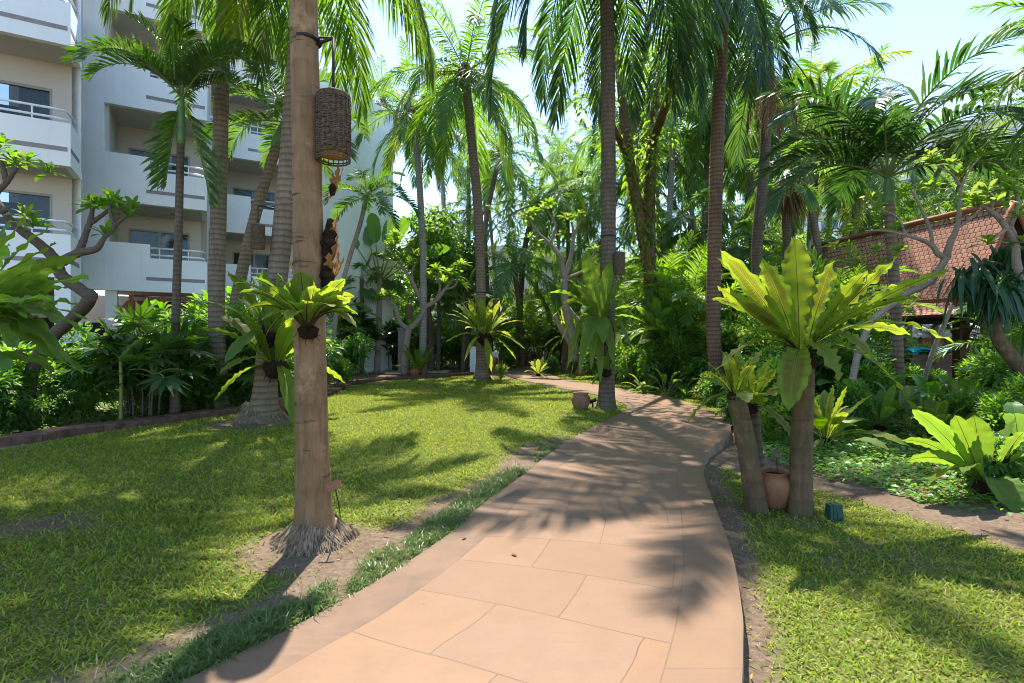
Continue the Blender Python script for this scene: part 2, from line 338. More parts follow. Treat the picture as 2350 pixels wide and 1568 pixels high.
def nest_fern(label,base,specs,W=.13,mats=('fern','rib'),ball=(.09,.11),seed=0,waves=9,amp=.05,group="bird's nest ferns",name='birds_nest_fern',lobes=0,cat='fern',nl=26,balloff=(0,0,-.06),ballmat='fibre',face=0):
    """specs: (azimuth deg, reach, rise, arch, width) of each frond, measured from the heart of the fern"""
    r=random.Random(seed); o=thing(name,base,label,cat,group)
    if ball:
        mb=MB(); fibre_ball(mb,ball[0],ball[1],seed,o=balloff); mb.build('root_ball',M[ballmat],o)
    for k,(az,reach,rise,arch,w) in enumerate(specs):
        a=rad(az); dr=np.array((math.cos(a),math.sin(a),0)); sd=np.array((-math.sin(a),math.cos(a),0))
        mb=MB(); b=dr*ball[0]*.45 if ball else dr*.03
        strap(mb,b,dr*(reach*.5)+np.array((0,0,rise*.5+arch)),dr*reach+sd*r.uniform(-.06,.06)*reach+np.array((0,0,rise)),w*r.uniform(.92,1.08)*W/.13,sd,waves*r.uniform(.85,1.15),amp,nl,ribr=.0048*W/.13,seed=seed*31+k,lobes=lobes,roll=-face*math.cos(a)*(1 if rise>.1*reach else -.3))
        mb.build('frond',[M[mats[0]],M[mats[1]]],o)
    return o
def auto_specs(n,reach,seed,w=.13,up=1.0,hang=.25,az0=0,azr=360):
    r=random.Random(seed); out=[]
    for i in range(n):
        q=i/(n-1); az=az0+(i*137.5)%360*azr/360+r.uniform(-8,8)
        ang=np.interp(q,[0,.35,.75,1],[84,58,22,-28-40*hang]); L=reach*r.uniform(.85,1.12)*np.interp(q,[0,.3,1],[.82,1,1])
        rr=L*math.cos(rad(ang))+.04; zz=L*math.sin(rad(ang))*up
        out.append((az,rr,zz,L*np.interp(q,[0,.5,1],[.02,.16,.34]),w*r.uniform(.8,1.15)))
    return out
# ------------------------------------------------------------------ palms
def trunk_mesh(pts,r0,r1,flare=.25,fh=.5,n=34,seg=18,bulge=0,jit=.012,ripple=0):
    c=catmull(pts,n); z=np.linalg.norm(c-c[0],axis=1); q=z/z[-1]
    rr=r0+(r1-r0)*q+flare*r0*np.exp(-z/fh*2.2)*2+bulge*r0*np.sin(PI*np.minimum(1,q*1.4))
    if ripple: rr=rr*(1+ripple*np.sin(np.arange(n)*2.4))
    mb=MB(); tube(mb,c,rr,seg,0,True,jit); return mb
def root_skirt(r,h,R,seed,n=420):
    mb=MB(); q=random.Random(seed)
    lathe(mb,[(R*.8,-.03),(R*.72,.02),(r+(R-r)*.30,h*.36),(r+(R-r)*.1,h*.7),(r*.94,h),(r*.6,h*1.02)],36,0,(0,0,0),.05)
    V=mb.v[0]; a=np.arctan2(V[:,1],V[:,0]); k=.9+.14*np.sin(2*a+seed)+.12*np.sin(3*a+1.3*seed)+.08*np.sin(7*a); V[:,2]=np.where(V[:,2]>.02,V[:,2]*k,V[:,2]); q2=1+.10*np.sin(3*a+seed)+.08*np.sin(5*a); V[:,:2]*=np.where(V[:,2:3]<h*.5,q2[:,None],1)
    hk=lambda a:1+.14*math.sin(2*a+seed)+.12*math.sin(3*a+1.3*seed)+.08*math.sin(7*a)
    for _ in range(n):
        a=q.uniform(0,2*PI); u=q.random()**.8; z=h*(1-u)*.98; rr=r+(R-r)*(1-z/h)**1.7*(.9+.1*math.sin(3*a+seed)+.08*math.sin(5*a)); z*=hk(a)
        d=np.array((math.cos(a),math.sin(a),0)); L=q.uniform(.07,.2)*max(.75,h/.3)
        tg=np.array((-d[1],d[0],0))*q.gauss(0,.45)*L; p=[d*rr+np.array((0,0,z+.01)),tg*.5+d*(rr+L*.35)+np.array((q.uniform(-.02,.02),q.uniform(-.02,.02),z-L*.45)),tg+d*(rr+L*.75)+np.array((q.uniform(-.04,.04),q.uniform(-.04,.04),max(-.01,z-L)))]
        k=max(.005,.006*h/.3)*q.uniform(.6,1.4); tube(mb,p,[k,k*.9,k*.45],5,0,False)
    return mb
def place_fronds(o,key,c,L,n,elo=-40,ehi=85,seed=0,az0=0.0,name='frond',azs=None):
    r=random.Random(seed); vs=FR[key]; n=len(azs) if azs else n
    for i in range(n):
        if azs: az,e=azs[i]
        else: e=ehi+(elo-ehi)*((i+.5)/n)**.85+r.uniform(-6,6); az=az0+i*137.5+r.uniform(-14,14)
        me=min(vs,key=lambda q:abs(q[0]-e))[1]; s=L*r.uniform(.86,1.1)
        link(name,me,o,c,(r.uniform(-.06,.06),r.uniform(-.06,.06),rad(az)),s)
def palm(label,base,pts,r0,r1,bark,key,L,n,elo=-40,ehi=85,seed=0,flare=.25,fh=.5,shaft=None,az0=0,name='coconut_palm',cat='palm tree',group=None,bulge=0,azs=None,extra=None,nuts=0,husk=True,dead=0,seg=18,ripple=0,tn=34):
    base=np.asarray(base,float); pts=[np.asarray(p,float)-base for p in pts]
    o=thing(name,base,label,cat,group)
    trunk_mesh(pts,r0,r1,flare,fh,tn,seg,bulge,ripple=ripple).build('trunk',M[bark],o)
    top=pts[-1]; d=nrm(pts[-1]-pts[-2]); c=top
    if shaft:
        mb=MB(); k=np.linspace(0,1,8); tube(mb,top-d*.05+d*shaft*k[:,None],np.interp(k,[0,.15,.5,1],[r1*.95,r1*1.25,r1*1.05,r1*.55]),14,0); mb.build('crownshaft',M['shaft'],o); c=top+d*shaft*.92
    elif husk:
        mb=MB(); r=random.Random(seed)
        lathe(mb,[(r1*.9,-.35),(r1*1.5,-.1),(r1*1.7,.1),(r1*.9,.42),(.01,.6)],14,0,top,.06)
        for i in range(16):
            a=i*2.4; dr=np.array((math.cos(a),math.sin(a),0)); blade(mb,top+dr*r1*1.2+np.array((0,0,r.uniform(-.25,.2))),dr+np.array((0,0,r.uniform(-.6,.9))),r.uniform(.3,.65),.16,np.array((-math.sin(a),math.cos(a),0)),.5,0,3)
        mb.build('leaf_bases',M['rachisb'],o)
    place_fronds(o,key,c,L,n,elo,ehi,seed,az0,azs=azs)
    q=random.Random(seed+9)
    if key in('coco','droop','cocof') and not azs:
        place_fronds(o,'yel',c,L*.85,0,azs=[(q.uniform(0,360),q.choice([0,-10,-25])) for _ in range(q.choice([1,2,2]))])
        if q.random()<.4 and not dead: dead=1
    if dead: place_fronds(o,'dead',c-d*.2,L*.7,dead,-60,-10,seed+5,az0+40,'dead_frond')
    for i in range(nuts):
        a=i*2.4+seed; mb=MB(); lathe(mb,[(.001,-.13),(.07,-.1),(.1,0),(.08,.09),(.02,.14)],10,0,top+np.array((math.cos(a)*(r1+.12),math.sin(a)*(r1+.12),-.15-.1*(i%3)))); mb.build('coconut',M['nut'],o)
    return o
M['nut']=solid('green_coconut',(.25,.20,.06),.5,nz=.3)
def areca(label,base,h,n,seed,key='areca',name='areca_palm',group='areca palm clumps',mat='bark_dark'):
    r=random.Random(seed); o=thing(name,base,label,'palm',group)
    for i in range(n):
        a=r.uniform(0,6.3); d=np.array((math.cos(a),math.sin(a),0))*r.uniform(.05,.35); hh=h*r.uniform(.25,.62)
        tp=d*(1.5+r.random())+np.array((0,0,hh)); mb=MB(); k=.55 if key=='rhapis' else 1; tube(mb,catmull([d,d*1.2+np.array((0,0,hh*.5)),tp],8),np.linspace(.035,.025,8)*k,7); mb.build('stem',M['bark_dark' if key=='rhapis' else 'shaft'],o)
        place_fronds(o,key,tp,h*.55,6,30,88,seed*7+i,r.uniform(0,360))
    return o
def fan_palm(label,base,top,r0,n,L,seed,skirt=0,group='fan palms',bark='bark_dark',elo=-20):
    base=np.asarray(base,float); top=np.asarray(top,float); o=thing('fan_palm',base,label,'palm tree',group)
    trunk_mesh([base*0,(top-base)*.5+np.array((.05,0,0)),top-base],r0,r0*.85,.15,.4,20,12,jit=.03).build('trunk',M[bark],o)
    place_fronds(o,'fan',top-base,L,n,elo,85,seed)
    if skirt:
        mb=MB(); r=random.Random(seed)
        for i in range(skirt):
            a=r.uniform(0,6.3); d=np.array((math.cos(a),math.sin(a),0)); p=top-base+d*r0+np.array((0,0,-r.uniform(0,.5)))
            for k in range(5): blade(mb,p,d*.35+np.array((r.uniform(-.3,.3),r.uniform(-.3,.3),-1)),L*r.uniform(.6,1.2),.05,np.array((-d[1],d[0],0)),.2,0,3)
        mb.build('dead_skirt',M['dead'],o)
    return o
# ------------------------------------------------------------------ shrubs, trees
def shrub_mesh(rx,rz,n,ll,lw,seed,up=.3,mats=('shrub','rachisd'),droop=.3,stems=7,fold=.15):
    r=random.Random(seed); mb=MB()
    lob=[(np.array((r.uniform(-.55,.55)*rx,r.uniform(-.55,.55)*rx,r.uniform(.45,1.2)*rz)),r.uniform(.35,.6)) for _ in range(9)]
    for i in range(stems):
        c,_=lob[i%9]; tube(mb,catmull([np.array((r.uniform(-.1,.1),r.uniform(-.1,.1),-.03)),c*.5+np.array((0,0,.1)),c],6),np.linspace(.014,.005,6),5,1,False)
    for i in range(n):
        c,s=lob[r.randrange(9)]; d=nrm(np.array((r.gauss(0,1),r.gauss(0,1),r.gauss(.15,.9))))
        p=c+d*np.array((rx,rx,rz*.7))*s*r.uniform(.55,1.05)
        if p[2]<.02: p[2]=r.uniform(.02,.2)*rz
        dd=d+np.array((0,0,up))+np.array((r.uniform(-.5,.5),r.uniform(-.5,.5),r.uniform(-.3,.3)))
        k=r.uniform(.6,1.2); blade(mb,p,dd,ll*k,lw*k,np.array((-dd[1],dd[0],r.uniform(-.4,.4))),droop,0,3,fold)
    return mb.mesh('shrub',[M[mats[0]],M[mats[1]]])
def rosette_mb(mb,o,n,ll,lw,seed,e=(10,75),droop=.35,mat=0,fold=.12,axis=None):
    r=random.Random(seed)
    for i in range(n):
        a=i*2.399+r.uniform(-.2,.2); q=i/max(1,n-1); el=rad(e[1]+(e[0]-e[1])*q+r.uniform(-8,8))
        d=np.array((math.cos(a)*math.cos(el),math.sin(a)*math.cos(el),math.sin(el))); k=r.uniform(.75,1.1)
        blade(mb,np.asarray(o)+d*.02,d,ll*k,lw*k,np.array((-math.sin(a),math.cos(a),r.uniform(-.3,.3))),droop*r.uniform(.6,1.3),mat,5,fold,np.interp(np.linspace(0,1,6),[0,.25,.6,.85,1],[.2,.75,1,.7,0]))
def strap_plant_mesh(n,L,w,seed,mats,e=(5,85),droop=.6,stalk=0):
    """rosette of long pointed leaves (dracaena, bromeliad, cordyline)"""
    mb=MB()
    if stalk: tube(mb,[(0,0,-.05),(.02,0,stalk*.5),(0,.02,stalk)],[.025,.022,.018],7,1,False)
    r=random.Random(seed)
    for i in range(n):
        a=i*2.399; q=i/(n-1); el=rad(e[1]+(e[0]-e[1])*q+r.uniform(-8,8)); d=np.array((math.cos(a)*math.cos(el),math.sin(a)*math.cos(el),math.sin(el))); k=r.uniform(.75,1.1)
        blade(mb,np.array((0,0,stalk))+d*.03,d,L*k,w*k,np.array((-math.sin(a),math.cos(a),0)),droop*r.uniform(.6,1.3),0,6,.15,np.array([.55,.9,1,.85,.5,.2,0][:7]))
    return mb.mesh('rosette',[M[m] for m in mats])
def paddle_mesh(n,L,w,pet,seed,mats,e=(35,85),droop=.35):
    """clump of broad paddle leaves on stalks (heliconia, banana, philodendron)"""
    r=random.Random(seed); mb=MB()
    for i in range(n):
        a=i*2.399+r.uniform(-.3,.3); q=i/max(1,n-1); el=rad(e[1]+(e[0]-e[1])*q+r.uniform(-6,6)); dr=np.array((math.cos(a),math.sin(a),0)); sd=np.array((-math.sin(a),math.cos(a),0))
        b=dr*.04; p=b+(dr*math.cos(el)+np.array((0,0,math.sin(el))))*pet*r.uniform(.7,1.1); k=r.uniform(.75,1.1)
        tube(mb,catmull([b*0,(b+p)*.5+np.array((0,0,.03)),p],6),np.linspace(.016,.009,6),6,1,False)
        d=dr*math.cos(el-.3)+np.array((0,0,math.sin(el-.3)))
        strap(mb,p,p+d*L*k*.55+np.array((0,0,L*.08)),p+d*L*k+np.array((0,0,-droop*L*k)),w*k,sd,4,.03,12,.25,([0,.1,.3,.55,.8,1],[.06,.5,.95,1,.65,.01]),.006,seed*9+i)
    return mb.mesh('paddle_plant',[M[m] for m in mats])
def branches(segs,root,bark,o):
    mb=MB()
    for pts,r0,r1 in segs:
        c=catmull([np.asarray(p)-root for p in pts],max(8,5*len(pts))); tube(mb,c,np.linspace(r0,r1,len(c)),9,0,True,.05)
    return mb.build('trunk',M[bark],o)
def frangipani(label,root,segs,tips,bark='bark_frang',ll=.26,seed=0,n=11,leaf='frang',lw=.075,group='frangipani trees'):
    root=np.asarray(root,float); o=thing('frangipani_tree',root,label,'tree',group); branches(segs,root,bark,o)
    mb=MB()
    for i,p in enumerate(tips): rosette_mb(mb,np.asarray(p)-root,n,ll,lw,seed*50+i)
    mb.build('crown',[M[leaf]],o); return o
def leafy_crown(clumps,per,ll,lw,seed,mats):
    r=random.Random(seed); mb=MB()
    for c,s in clumps:
        c=np.asarray(c,float)
        for _ in range(int(per*s*s)):
            d=nrm(np.array((r.gauss(0,1),r.gauss(0,1),r.gauss(0,.8)))); p=c+d*s*r.random()**.45*np.array((1,1,.75))
            dd=d*.6+np.array((r.uniform(-1,1),r.uniform(-1,1),r.uniform(-.7,.4))); k=r.uniform(.6,1.2)
            blade(mb,p,dd,ll*k,lw*k,np.array((r.uniform(-1,1),r.uniform(-1,1),r.uniform(-.5,.5))),.25,0,2,.12)
    return mb.mesh('crown',[M[m] for m in mats])
# ------------------------------------------------------------------ world, sun, camera
sc=bpy.context.scene
SUN_EL, SUN_AZ = rad(65), rad(-4.6)          # ahead of the camera and a touch to the left
sd=Vector((math.sin(SUN_AZ)*math.cos(SUN_EL),math.cos(SUN_AZ)*math.cos(SUN_EL),math.sin(SUN_EL)))
w=bpy.data.worlds.new('World'); sc.world=w; w.use_nodes=True; nt=w.node_tree; nt.nodes.clear()
sky=nt.nodes.new('ShaderNodeTexSky'); sky.sky_type='NISHITA'; sky.sun_disc=False; sky.sun_elevation=SUN_EL; sky.sun_rotation=SUN_AZ
sky.dust_density=.35; sky.air_density=1.0; sky.ozone_density=2.2; sky.altitude=0
bg=nt.nodes.new('ShaderNodeBackground'); bg.inputs[1].default_value=.093; wo=nt.nodes.new('ShaderNodeOutputWorld')
nt.links.new(sky.outputs[0],bg.inputs[0]); nt.links.new(bg.outputs[0],wo.inputs[0])
sl=bpy.data.lights.new('sun','SUN'); sl.energy=2.55; sl.angle=rad(.6); sl.color=(1,.95,.86)
so=bpy.data.objects.new('sun',sl); C.objects.link(so); so.rotation_euler=(-sd).to_track_quat('-Z','Y').to_euler(); so.location=(0,30,40)
cam=bpy.data.cameras.new('camera'); cam.sensor_width=36; cam.lens=36*FOC/2350; cam.clip_start=.05; cam.clip_end=600
co=bpy.data.objects.new('camera',cam); C.objects.link(co); co.location=(0,0,EYE); co.rotation_euler=(PI/2,0,0); sc.camera=co
sc.view_settings.view_transform='Standard'; sc.view_settings.look='None'; sc.view_settings.exposure=2.2; sc.view_settings.gamma=1; sc.view_settings.use_curve_mapping=False
cy=sc.cycles; cy.max_bounces=7; cy.diffuse_bounces=4; cy.glossy_bounces=2; cy.transmission_bounces=4; cy.transparent_max_bounces=4; cy.sample_clamp_indirect=6; cy.caustics_reflective=False; cy.caustics_refractive=False
cy.volume_bounces=1; cy.use_denoising=True; cy.filter_width=1.05
try: cy.denoiser='OPENIMAGEDENOISE'; cy.denoising_prefilter='ACCURATE'
except Exception: pass

# ------------------------------------------------------------------ path outline
LE=[(-4.6,-3.0),(-2.25,1.1)]+[tuple(G(*p)[:2]) for p in [(410,1568),(566,1490),(722,1413),(895,1315),(1030,1225),(1110,1155),(1200,1090),(1290,1020),(1370,975),(1424,947),(1439,937),(1428,925),(1384,909),(1300,893),(1190,870),(1152,853)]]+[(-.6,30.4)]
RE=[(-1.3,-3.0),(.45,1.1)]+[tuple(G(*p)[:2]) for p in [(1703,1568),(1705,1470),(1703,1400),(1680,1270),(1640,1160),(1618,1100),(1614,1060),(1630,1030),(1662,1005),(1678,985),(1660,960),(1600,930),(1500,905),(1400,888),(1300,870),(1244,852)]]+[(1.75,30.4)]
NPATH=260
L_=catmull([(*p,0) for p in LE],NPATH)[:,:2]; R_=catmull([(*p,0) for p in RE],NPATH)[:,:2]
path_poly=np.vstack([L_,R_[::-1]])
def lawn_left_poly():
    back=[tuple(G(*p)[:2]) for p in [(1140,866),(1090,860),(1000,867),(900,872),(830,880),(790,893),(760,906),(700,918),(560,945),(400,967),(200,992),(0,1027)]]
    return np.vstack([L_[(L_[:,1]<G(0,868)[1])],np.array(back),[(-9.5,5.6),(-12,2.5),(-12,-3)]])
LL=lawn_left_poly()
RLp=np.vstack([R_[(R_[:,1]<7.5)],[tuple(G(*p)[:2]) for p in [(1690,1060),(1790,1088),(1880,1092),(2100,1152),(2350,1225)]],[(5.2,3.3),(7,2),(7,-3)]])
RFp=np.vstack([R_[(R_[:,1]>10.6)&(R_[:,1]<27)],[tuple(G(*p)[:2]) for p in [(1310,842),(1420,858),(1500,882),(1600,905),(1660,935)]]])
def side(x,y):      # 1 to the right of the path near the bend, where the ground lies lower
    xr=np.interp(y,R_[:,1][np.argsort(R_[:,1])],R_[:,0][np.argsort(R_[:,1])])
    return np.clip((x-xr+.12)/.15,0,1)
def gz(x,y):
    x=np.asarray(x,float); y=np.asarray(y,float)
    low=side(x,y)*np.interp(y,[0,6,9,13],[.07,.13,.10,.03])
    und=.018*np.sin(x*.9+y*.5)*np.sin(y*.7-x*.4)
    return -.035-low+und*np.clip((np.hypot(x,y)-2)/4,0,1)-0.02*inpoly(x,y,path_poly)
def gz1(x,y): return float(gz(np.array([x]),np.array([y]))[0])
def gp(px,py):
    p=G(px,py,-.04); p[2]=gz1(p[0],p[1]); return p
def soft(x,y,poly,s):    # antialiased inside test
    a=np.zeros(x.shape)
    for dx,dy in ((0,0),(s,0),(-s,0),(0,s),(0,-s)): a+=inpoly(x+dx,y+dy,poly)
    return a/5
def vnoise(x,y,sc,seed):
    q=np.random.default_rng(seed); o=np.zeros(np.shape(x))
    for k in range(6):
        a=q.uniform(0,2*PI); f=sc*q.uniform(.6,1.8); o=o+np.sin((x*math.cos(a)+y*math.sin(a))*f+q.uniform(0,6))
    return o/6
T1B=np.array((-1.53,4.04)); T2B=np.array((-4.85,10.1))
def lawnness(x,y):
    n=vnoise(x,y,2.2,3)*.6+vnoise(x,y,7,4)*.4
    a=soft(x,y,LL,.1)
    # bare strip beside the path edging, worn patches, dry ring round the two trunks
    dl=np.full(np.shape(x),9.0)
    for i in range(0,NPATH,3): dl=np.minimum(dl,np.hypot(x-L_[i,0],y-L_[i,1]))
    strip=np.clip((dl-.42-.25*n)/.3,0,1); strip=np.where(y>10.5,1,np.where((y>7),np.clip(strip+(y-7)/3.5,0,1),strip))
    a=a*(.06+.94*strip)
    for b,r0 in ((T1B,.6),(T2B,1.0)):
        d=np.hypot(x-b[0],(y-b[1])*1.0+.12); a=a*np.clip((d-r0*.6-.3*n*r0)/(r0*.5),.15,1)
    a=a*np.clip(1.15-1.5*np.clip(n-.28,0,1),0,1)
    d=np.hypot(x+3.9,(y-4.35)*1.7); a=a*np.clip(d/.8-.1,.2,1)
    b=soft(x,y,RLp,.1)*np.clip(1.0-1.5*np.clip(n-.22,0,1),.1,1)*np.clip((np.abs(x-np.interp(y,R_[:,1],R_[:,0]))-.12-.2*n)/.3,.15,1)
    c=soft(x,y,RFp,.1)*.92
    return np.clip(np.maximum(np.maximum(a,b),c),0,1)
# ------------------------------------------------------------------ ground
def ground():
    xs=np.unique(np.concatenate([np.linspace(-9,7,206),np.linspace(-20,-9,40),np.linspace(7,24,60),[-300,-120,-60,-40,-30,32,45,70,130,300]]))
    ys=np.unique(np.concatenate([np.linspace(1.6,13,176),np.linspace(13,34,90),[-250,-80,-30,-12,-6,-3,-1.5,0,.8,38,45,55,75,120,300]]))
    X,Y=np.meshgrid(xs,ys); Z=gz(X,Y); l=lawnness(X,Y)
    V=np.stack([X,Y,Z],-1).reshape(-1,3); nx=len(xs); i=np.arange(len(ys)-1)[:,None]*nx; j=np.arange(nx-1)[None]
    mb=MB(); mb.add(V,[np.stack([i+j,i+j+1,i+nx+j+1,i+nx+j],-1).reshape(-1,4)],0,True,lawn=l.ravel())
    t=NT('garden_soil'); p=t.pos(); n1=t.noise(p,1.7,5); n2=t.noise(p,24,5,.7); n3=t.noise(p,90,3,.7)
    soil=t.ramp(n2,[(.3,(.11,.075,.05)),(.55,(.19,.135,.095)),(.75,(.27,.20,.145))]); soil=t.mix(t.ramp(n1,[(.4,0),(.7,.5)]),soil,(.10,.068,.045))
    debris=t.ramp(n3,[(.62,0),(.7,1)]); soil=t.mix(t.math('MULTIPLY',debris,.6),soil,(.07,.045,.025))
    grs=t.ramp(n2,[(.3,(.04,.055,.015)),(.5,(.11,.13,.028)),(.7,(.2,.19,.065))]); grs=t.mix(t.ramp(n1,[(.42,0),(.75,.5)]),grs,(.17,.165,.06))
    f=t.math('ADD',t.attr('lawn'),t.math('MULTIPLY',t.math('SUBTRACT',n2,.5),.9)); f=t.ramp(f,[(.3,0),(.6,1)])
    c=t.mix(f,soil,grs)
    h=t.math('ADD',t.math('MULTIPLY',n2,.6),t.math('MULTIPLY',n3,.4))
    return tag(mb.build('ground',t.done(t.pbr(c,.95,t.bump(h,.8,.03),.05))),kind='structure')
ground()
def stone_mat(name,light,brick=True):
    t=NT(name); s=t.attr('s'); q=t.attr('t'); wd=t.attr('w')
    dl=q; dr=t.math('SUBTRACT',wd,q); e=t.math('MINIMUM',dl,dr)
    isb=t.math('LESS_THAN',e,.36)
    sk=t.math('ADD',s,t.math('MULTIPLY',q,.42))
    v1=t.n('ShaderNodeCombineXYZ',{0:t.math('SUBTRACT',q,.36),1:sk}).outputs[0]
    cols=dict(Color1=(.24,.132,.068),Color2=(.18,.106,.064),Mortar=(.12,.075,.05))
    b1=t.n('ShaderNodeTexBrick',{'Vector':v1,'Scale':1.0,'Mortar Size':.0035,'Mortar Smooth':.3,'Bias':.0,'Brick Width':1.0,'Row Height':.55,**{k:v for k,v in cols.items()}},offset=.42)
    side_=t.math('GREATER_THAN',dl,dr)
    v2=t.n('ShaderNodeCombineXYZ',{0:t.math('ADD',s,t.math('MULTIPLY',side_,.37)),1:t.math('MULTIPLY',side_,9.7)}).outputs[0]
    b2=t.n('ShaderNodeTexBrick',{'Vector':v2,'Scale':1.0,'Mortar Size':.0035,'Mortar Smooth':.3,'Bias':.0,'Brick Width':.92,'Row Height':40.0,**cols},offset=0)
    v1s=t.n('ShaderNodeVectorMath',{0:v1,1:(14.0,22.0,0)},operation='ADD').outputs[0]
    pars={'Scale':1.0,'Mortar Size':.0035,'Mortar Smooth':.3,'Bias':.0,'Brick Width':1.0,'Row Height':.55}
    rn=t.n('ShaderNodeTexBrick',{'Vector':v1s,**pars,'Color1':(0,0,0),'Color2':(1,1,1),'Mortar':(.5,.5,.5)},offset=.42).outputs[0]
    ca=t.mix(t.math('MULTIPLY',rn,.75),b1.outputs[0],(.215,.132,.084))
    ca=t.mix(t.math('MULTIPLY',b1.outputs[1],.85),ca,(.10,.06,.04))
    c=t.mix(isb,ca,b2.outputs[0])
    line=t.math('LESS_THAN',t.math('ABSOLUTE',t.math('SUBTRACT',e,.36)),.0035); c=t.mix(t.math('MULTIPLY',line,.8),c,(.09,.055,.035))
    p=t.pos(); big=t.noise(p,1.1,5,.6); med=t.noise(p,5.5,5,.6); fine=t.noise(p,60,4,.7)
    c=t.mix(t.ramp(big,[(.38,0),(.68,.75)]),c,(.23,.138,.078))
    c=t.mix(t.math('MULTIPLY',t.ramp(med,[(.42,0),(.66,1)]),.6),c,(.195,.112,.065))
    grain=t.noise(t.n('ShaderNodeMapping',{'Vector':p,'Rotation':(0,0,.7),'Scale':(2.2,26,1)}).outputs[0],1,4,.6)
    c=t.mix(t.math('MULTIPLY',t.ramp(grain,[(.48,0),(.62,1)]),t.math('ADD',.12,t.math('MULTIPLY',t.math('GREATER_THAN',rn,.6),.5))),c,(.20,.12,.08))
    c=t.mix(t.math('MULTIPLY',t.ramp(fine,[(.6,0),(.72,1)]),.4),c,(.17,.10,.065))
    spots=t.n('ShaderNodeTexVoronoi',{'Vector':p,'Scale':3.1,'Randomness':1.0}).outputs[0]
    c=t.mix(t.math('MULTIPLY',t.ramp(spots,[(.012,1),(.02,0)]),.7),c,(.07,.04,.025))
    dirt=t.math('MULTIPLY',t.ramp(t.math('ADD',e,t.math('MULTIPLY',med,.08)),[(.03,1),(.11,0)]),.45); c=t.mix(dirt,c,(.13,.085,.055))
    st=t.ramp(t.noise(p,2.3,7,.72),[(.56,0),(.64,.5),(.8,.8)]); c=t.mix(t.math('MULTIPLY',st,.5),c,(.19,.115,.075))
    m=t.math('MAXIMUM',t.math('MULTIPLY',b1.outputs[1],t.math('SUBTRACT',1,isb)),line)
    hgt=t.math('SUBTRACT',t.math('ADD',t.math('MULTIPLY',fine,.25),t.math('MULTIPLY',med,.4)),m)
    return t.done(t.pbr(c,.55,t.bump(hgt,.6,.007),.25))
M['path']=stone_mat('sandstone_paving',1)
M['pathside']=solid('path_side_stone',(.30,.20,.14),.9,.1,nz=.35,scale=5,bump=.6)
M['laterite']=solid('laterite_kerb',(.13,.075,.055),.95,.08,nz=.4,scale=7,bump=.9)
def path():
    K=7; u=np.linspace(0,1,K); mb=MB()
    ctr=(L_+R_)/2; s=np.concatenate([[0],np.cumsum(np.linalg.norm(np.diff(ctr,axis=0),axis=1))]); W=np.linalg.norm(R_-L_,axis=1)
    XY=L_[:,None]*(1-u)[None,:,None]+R_[:,None]*u[None,:,None]
    V=np.concatenate([XY,np.zeros((NPATH,K,1))],-1).reshape(-1,3)
    i=np.arange(NPATH-1)[:,None]*K; j=np.arange(K-1)[None]; F=np.stack([i+j,i+j+1,i+K+j+1,i+K+j],-1).reshape(-1,4)
    mb.add(V,[F],0,False,s=np.repeat(s,K),t=(W[:,None]*u).ravel(),w=np.repeat(W,K))
    for E,flip in ((L_,0),(R_,1)):
        V=np.vstack([np.c_[E,np.full(NPATH,0.0)],np.c_[E+ (0.006 if flip else -.006),np.full(NPATH,-.045)],np.c_[E,np.full(NPATH,-.32)]])
        i=np.arange(NPATH-1); F=np.vstack([np.c_[i,i+NPATH,i+NPATH+1,i+1],np.c_[i+NPATH,i+2*NPATH,i+2*NPATH+1,i+NPATH+1]])
        mb.add(V,[F if not flip else F[:,::-1]],1)
    return tag(mb.build('path',[M['path'],M['pathside']]),kind='structure')
path()
def cross_path():
    # the paved walk that crosses beyond the lawn
    c=catmull([(-16,31.0,0),(-9,31.5,0),(-3,32.0,0),(2,31.6,0),(6,33.2,0),(14,38,0)],60); T=np.gradient(c,axis=0); N=np.stack([-T[:,1],T[:,0],0*T[:,0]],-1); N/=np.linalg.norm(N,axis=1)[:,None]
    a,b=c-N*1.25,c+N*1.25; mb=MB(); n=len(c); s=np.arange(n)*.5
    V=np.vstack([a,b]); V[:,2]=.004; i=np.arange(n-1); mb.add(V,[np.c_[i,i+1,n+i+1,n+i]],0,False,s=np.r_[s,s],t=np.r_[np.zeros(n),np.full(n,2.5)],w=np.full(2*n,2.5))
    V=np.vstack([V[:n],V[:n]-(0,0,.2)]); mb.add(V,[np.c_[i,n+i,n+i+1,i+1]],1)
    tag(mb.build('footpath',[M['path'],M['pathside']]),kind='structure')
    # pale concrete apron by the hotel
    mb=MB(); box(mb,(-13,25.6,-.2),(-3.2,27.4,.0)); tag(mb.build('pavement',solid('pale_concrete',(.42,.37,.33),.9,.1,nz=.2,scale=3)),kind='structure')
cross_path()
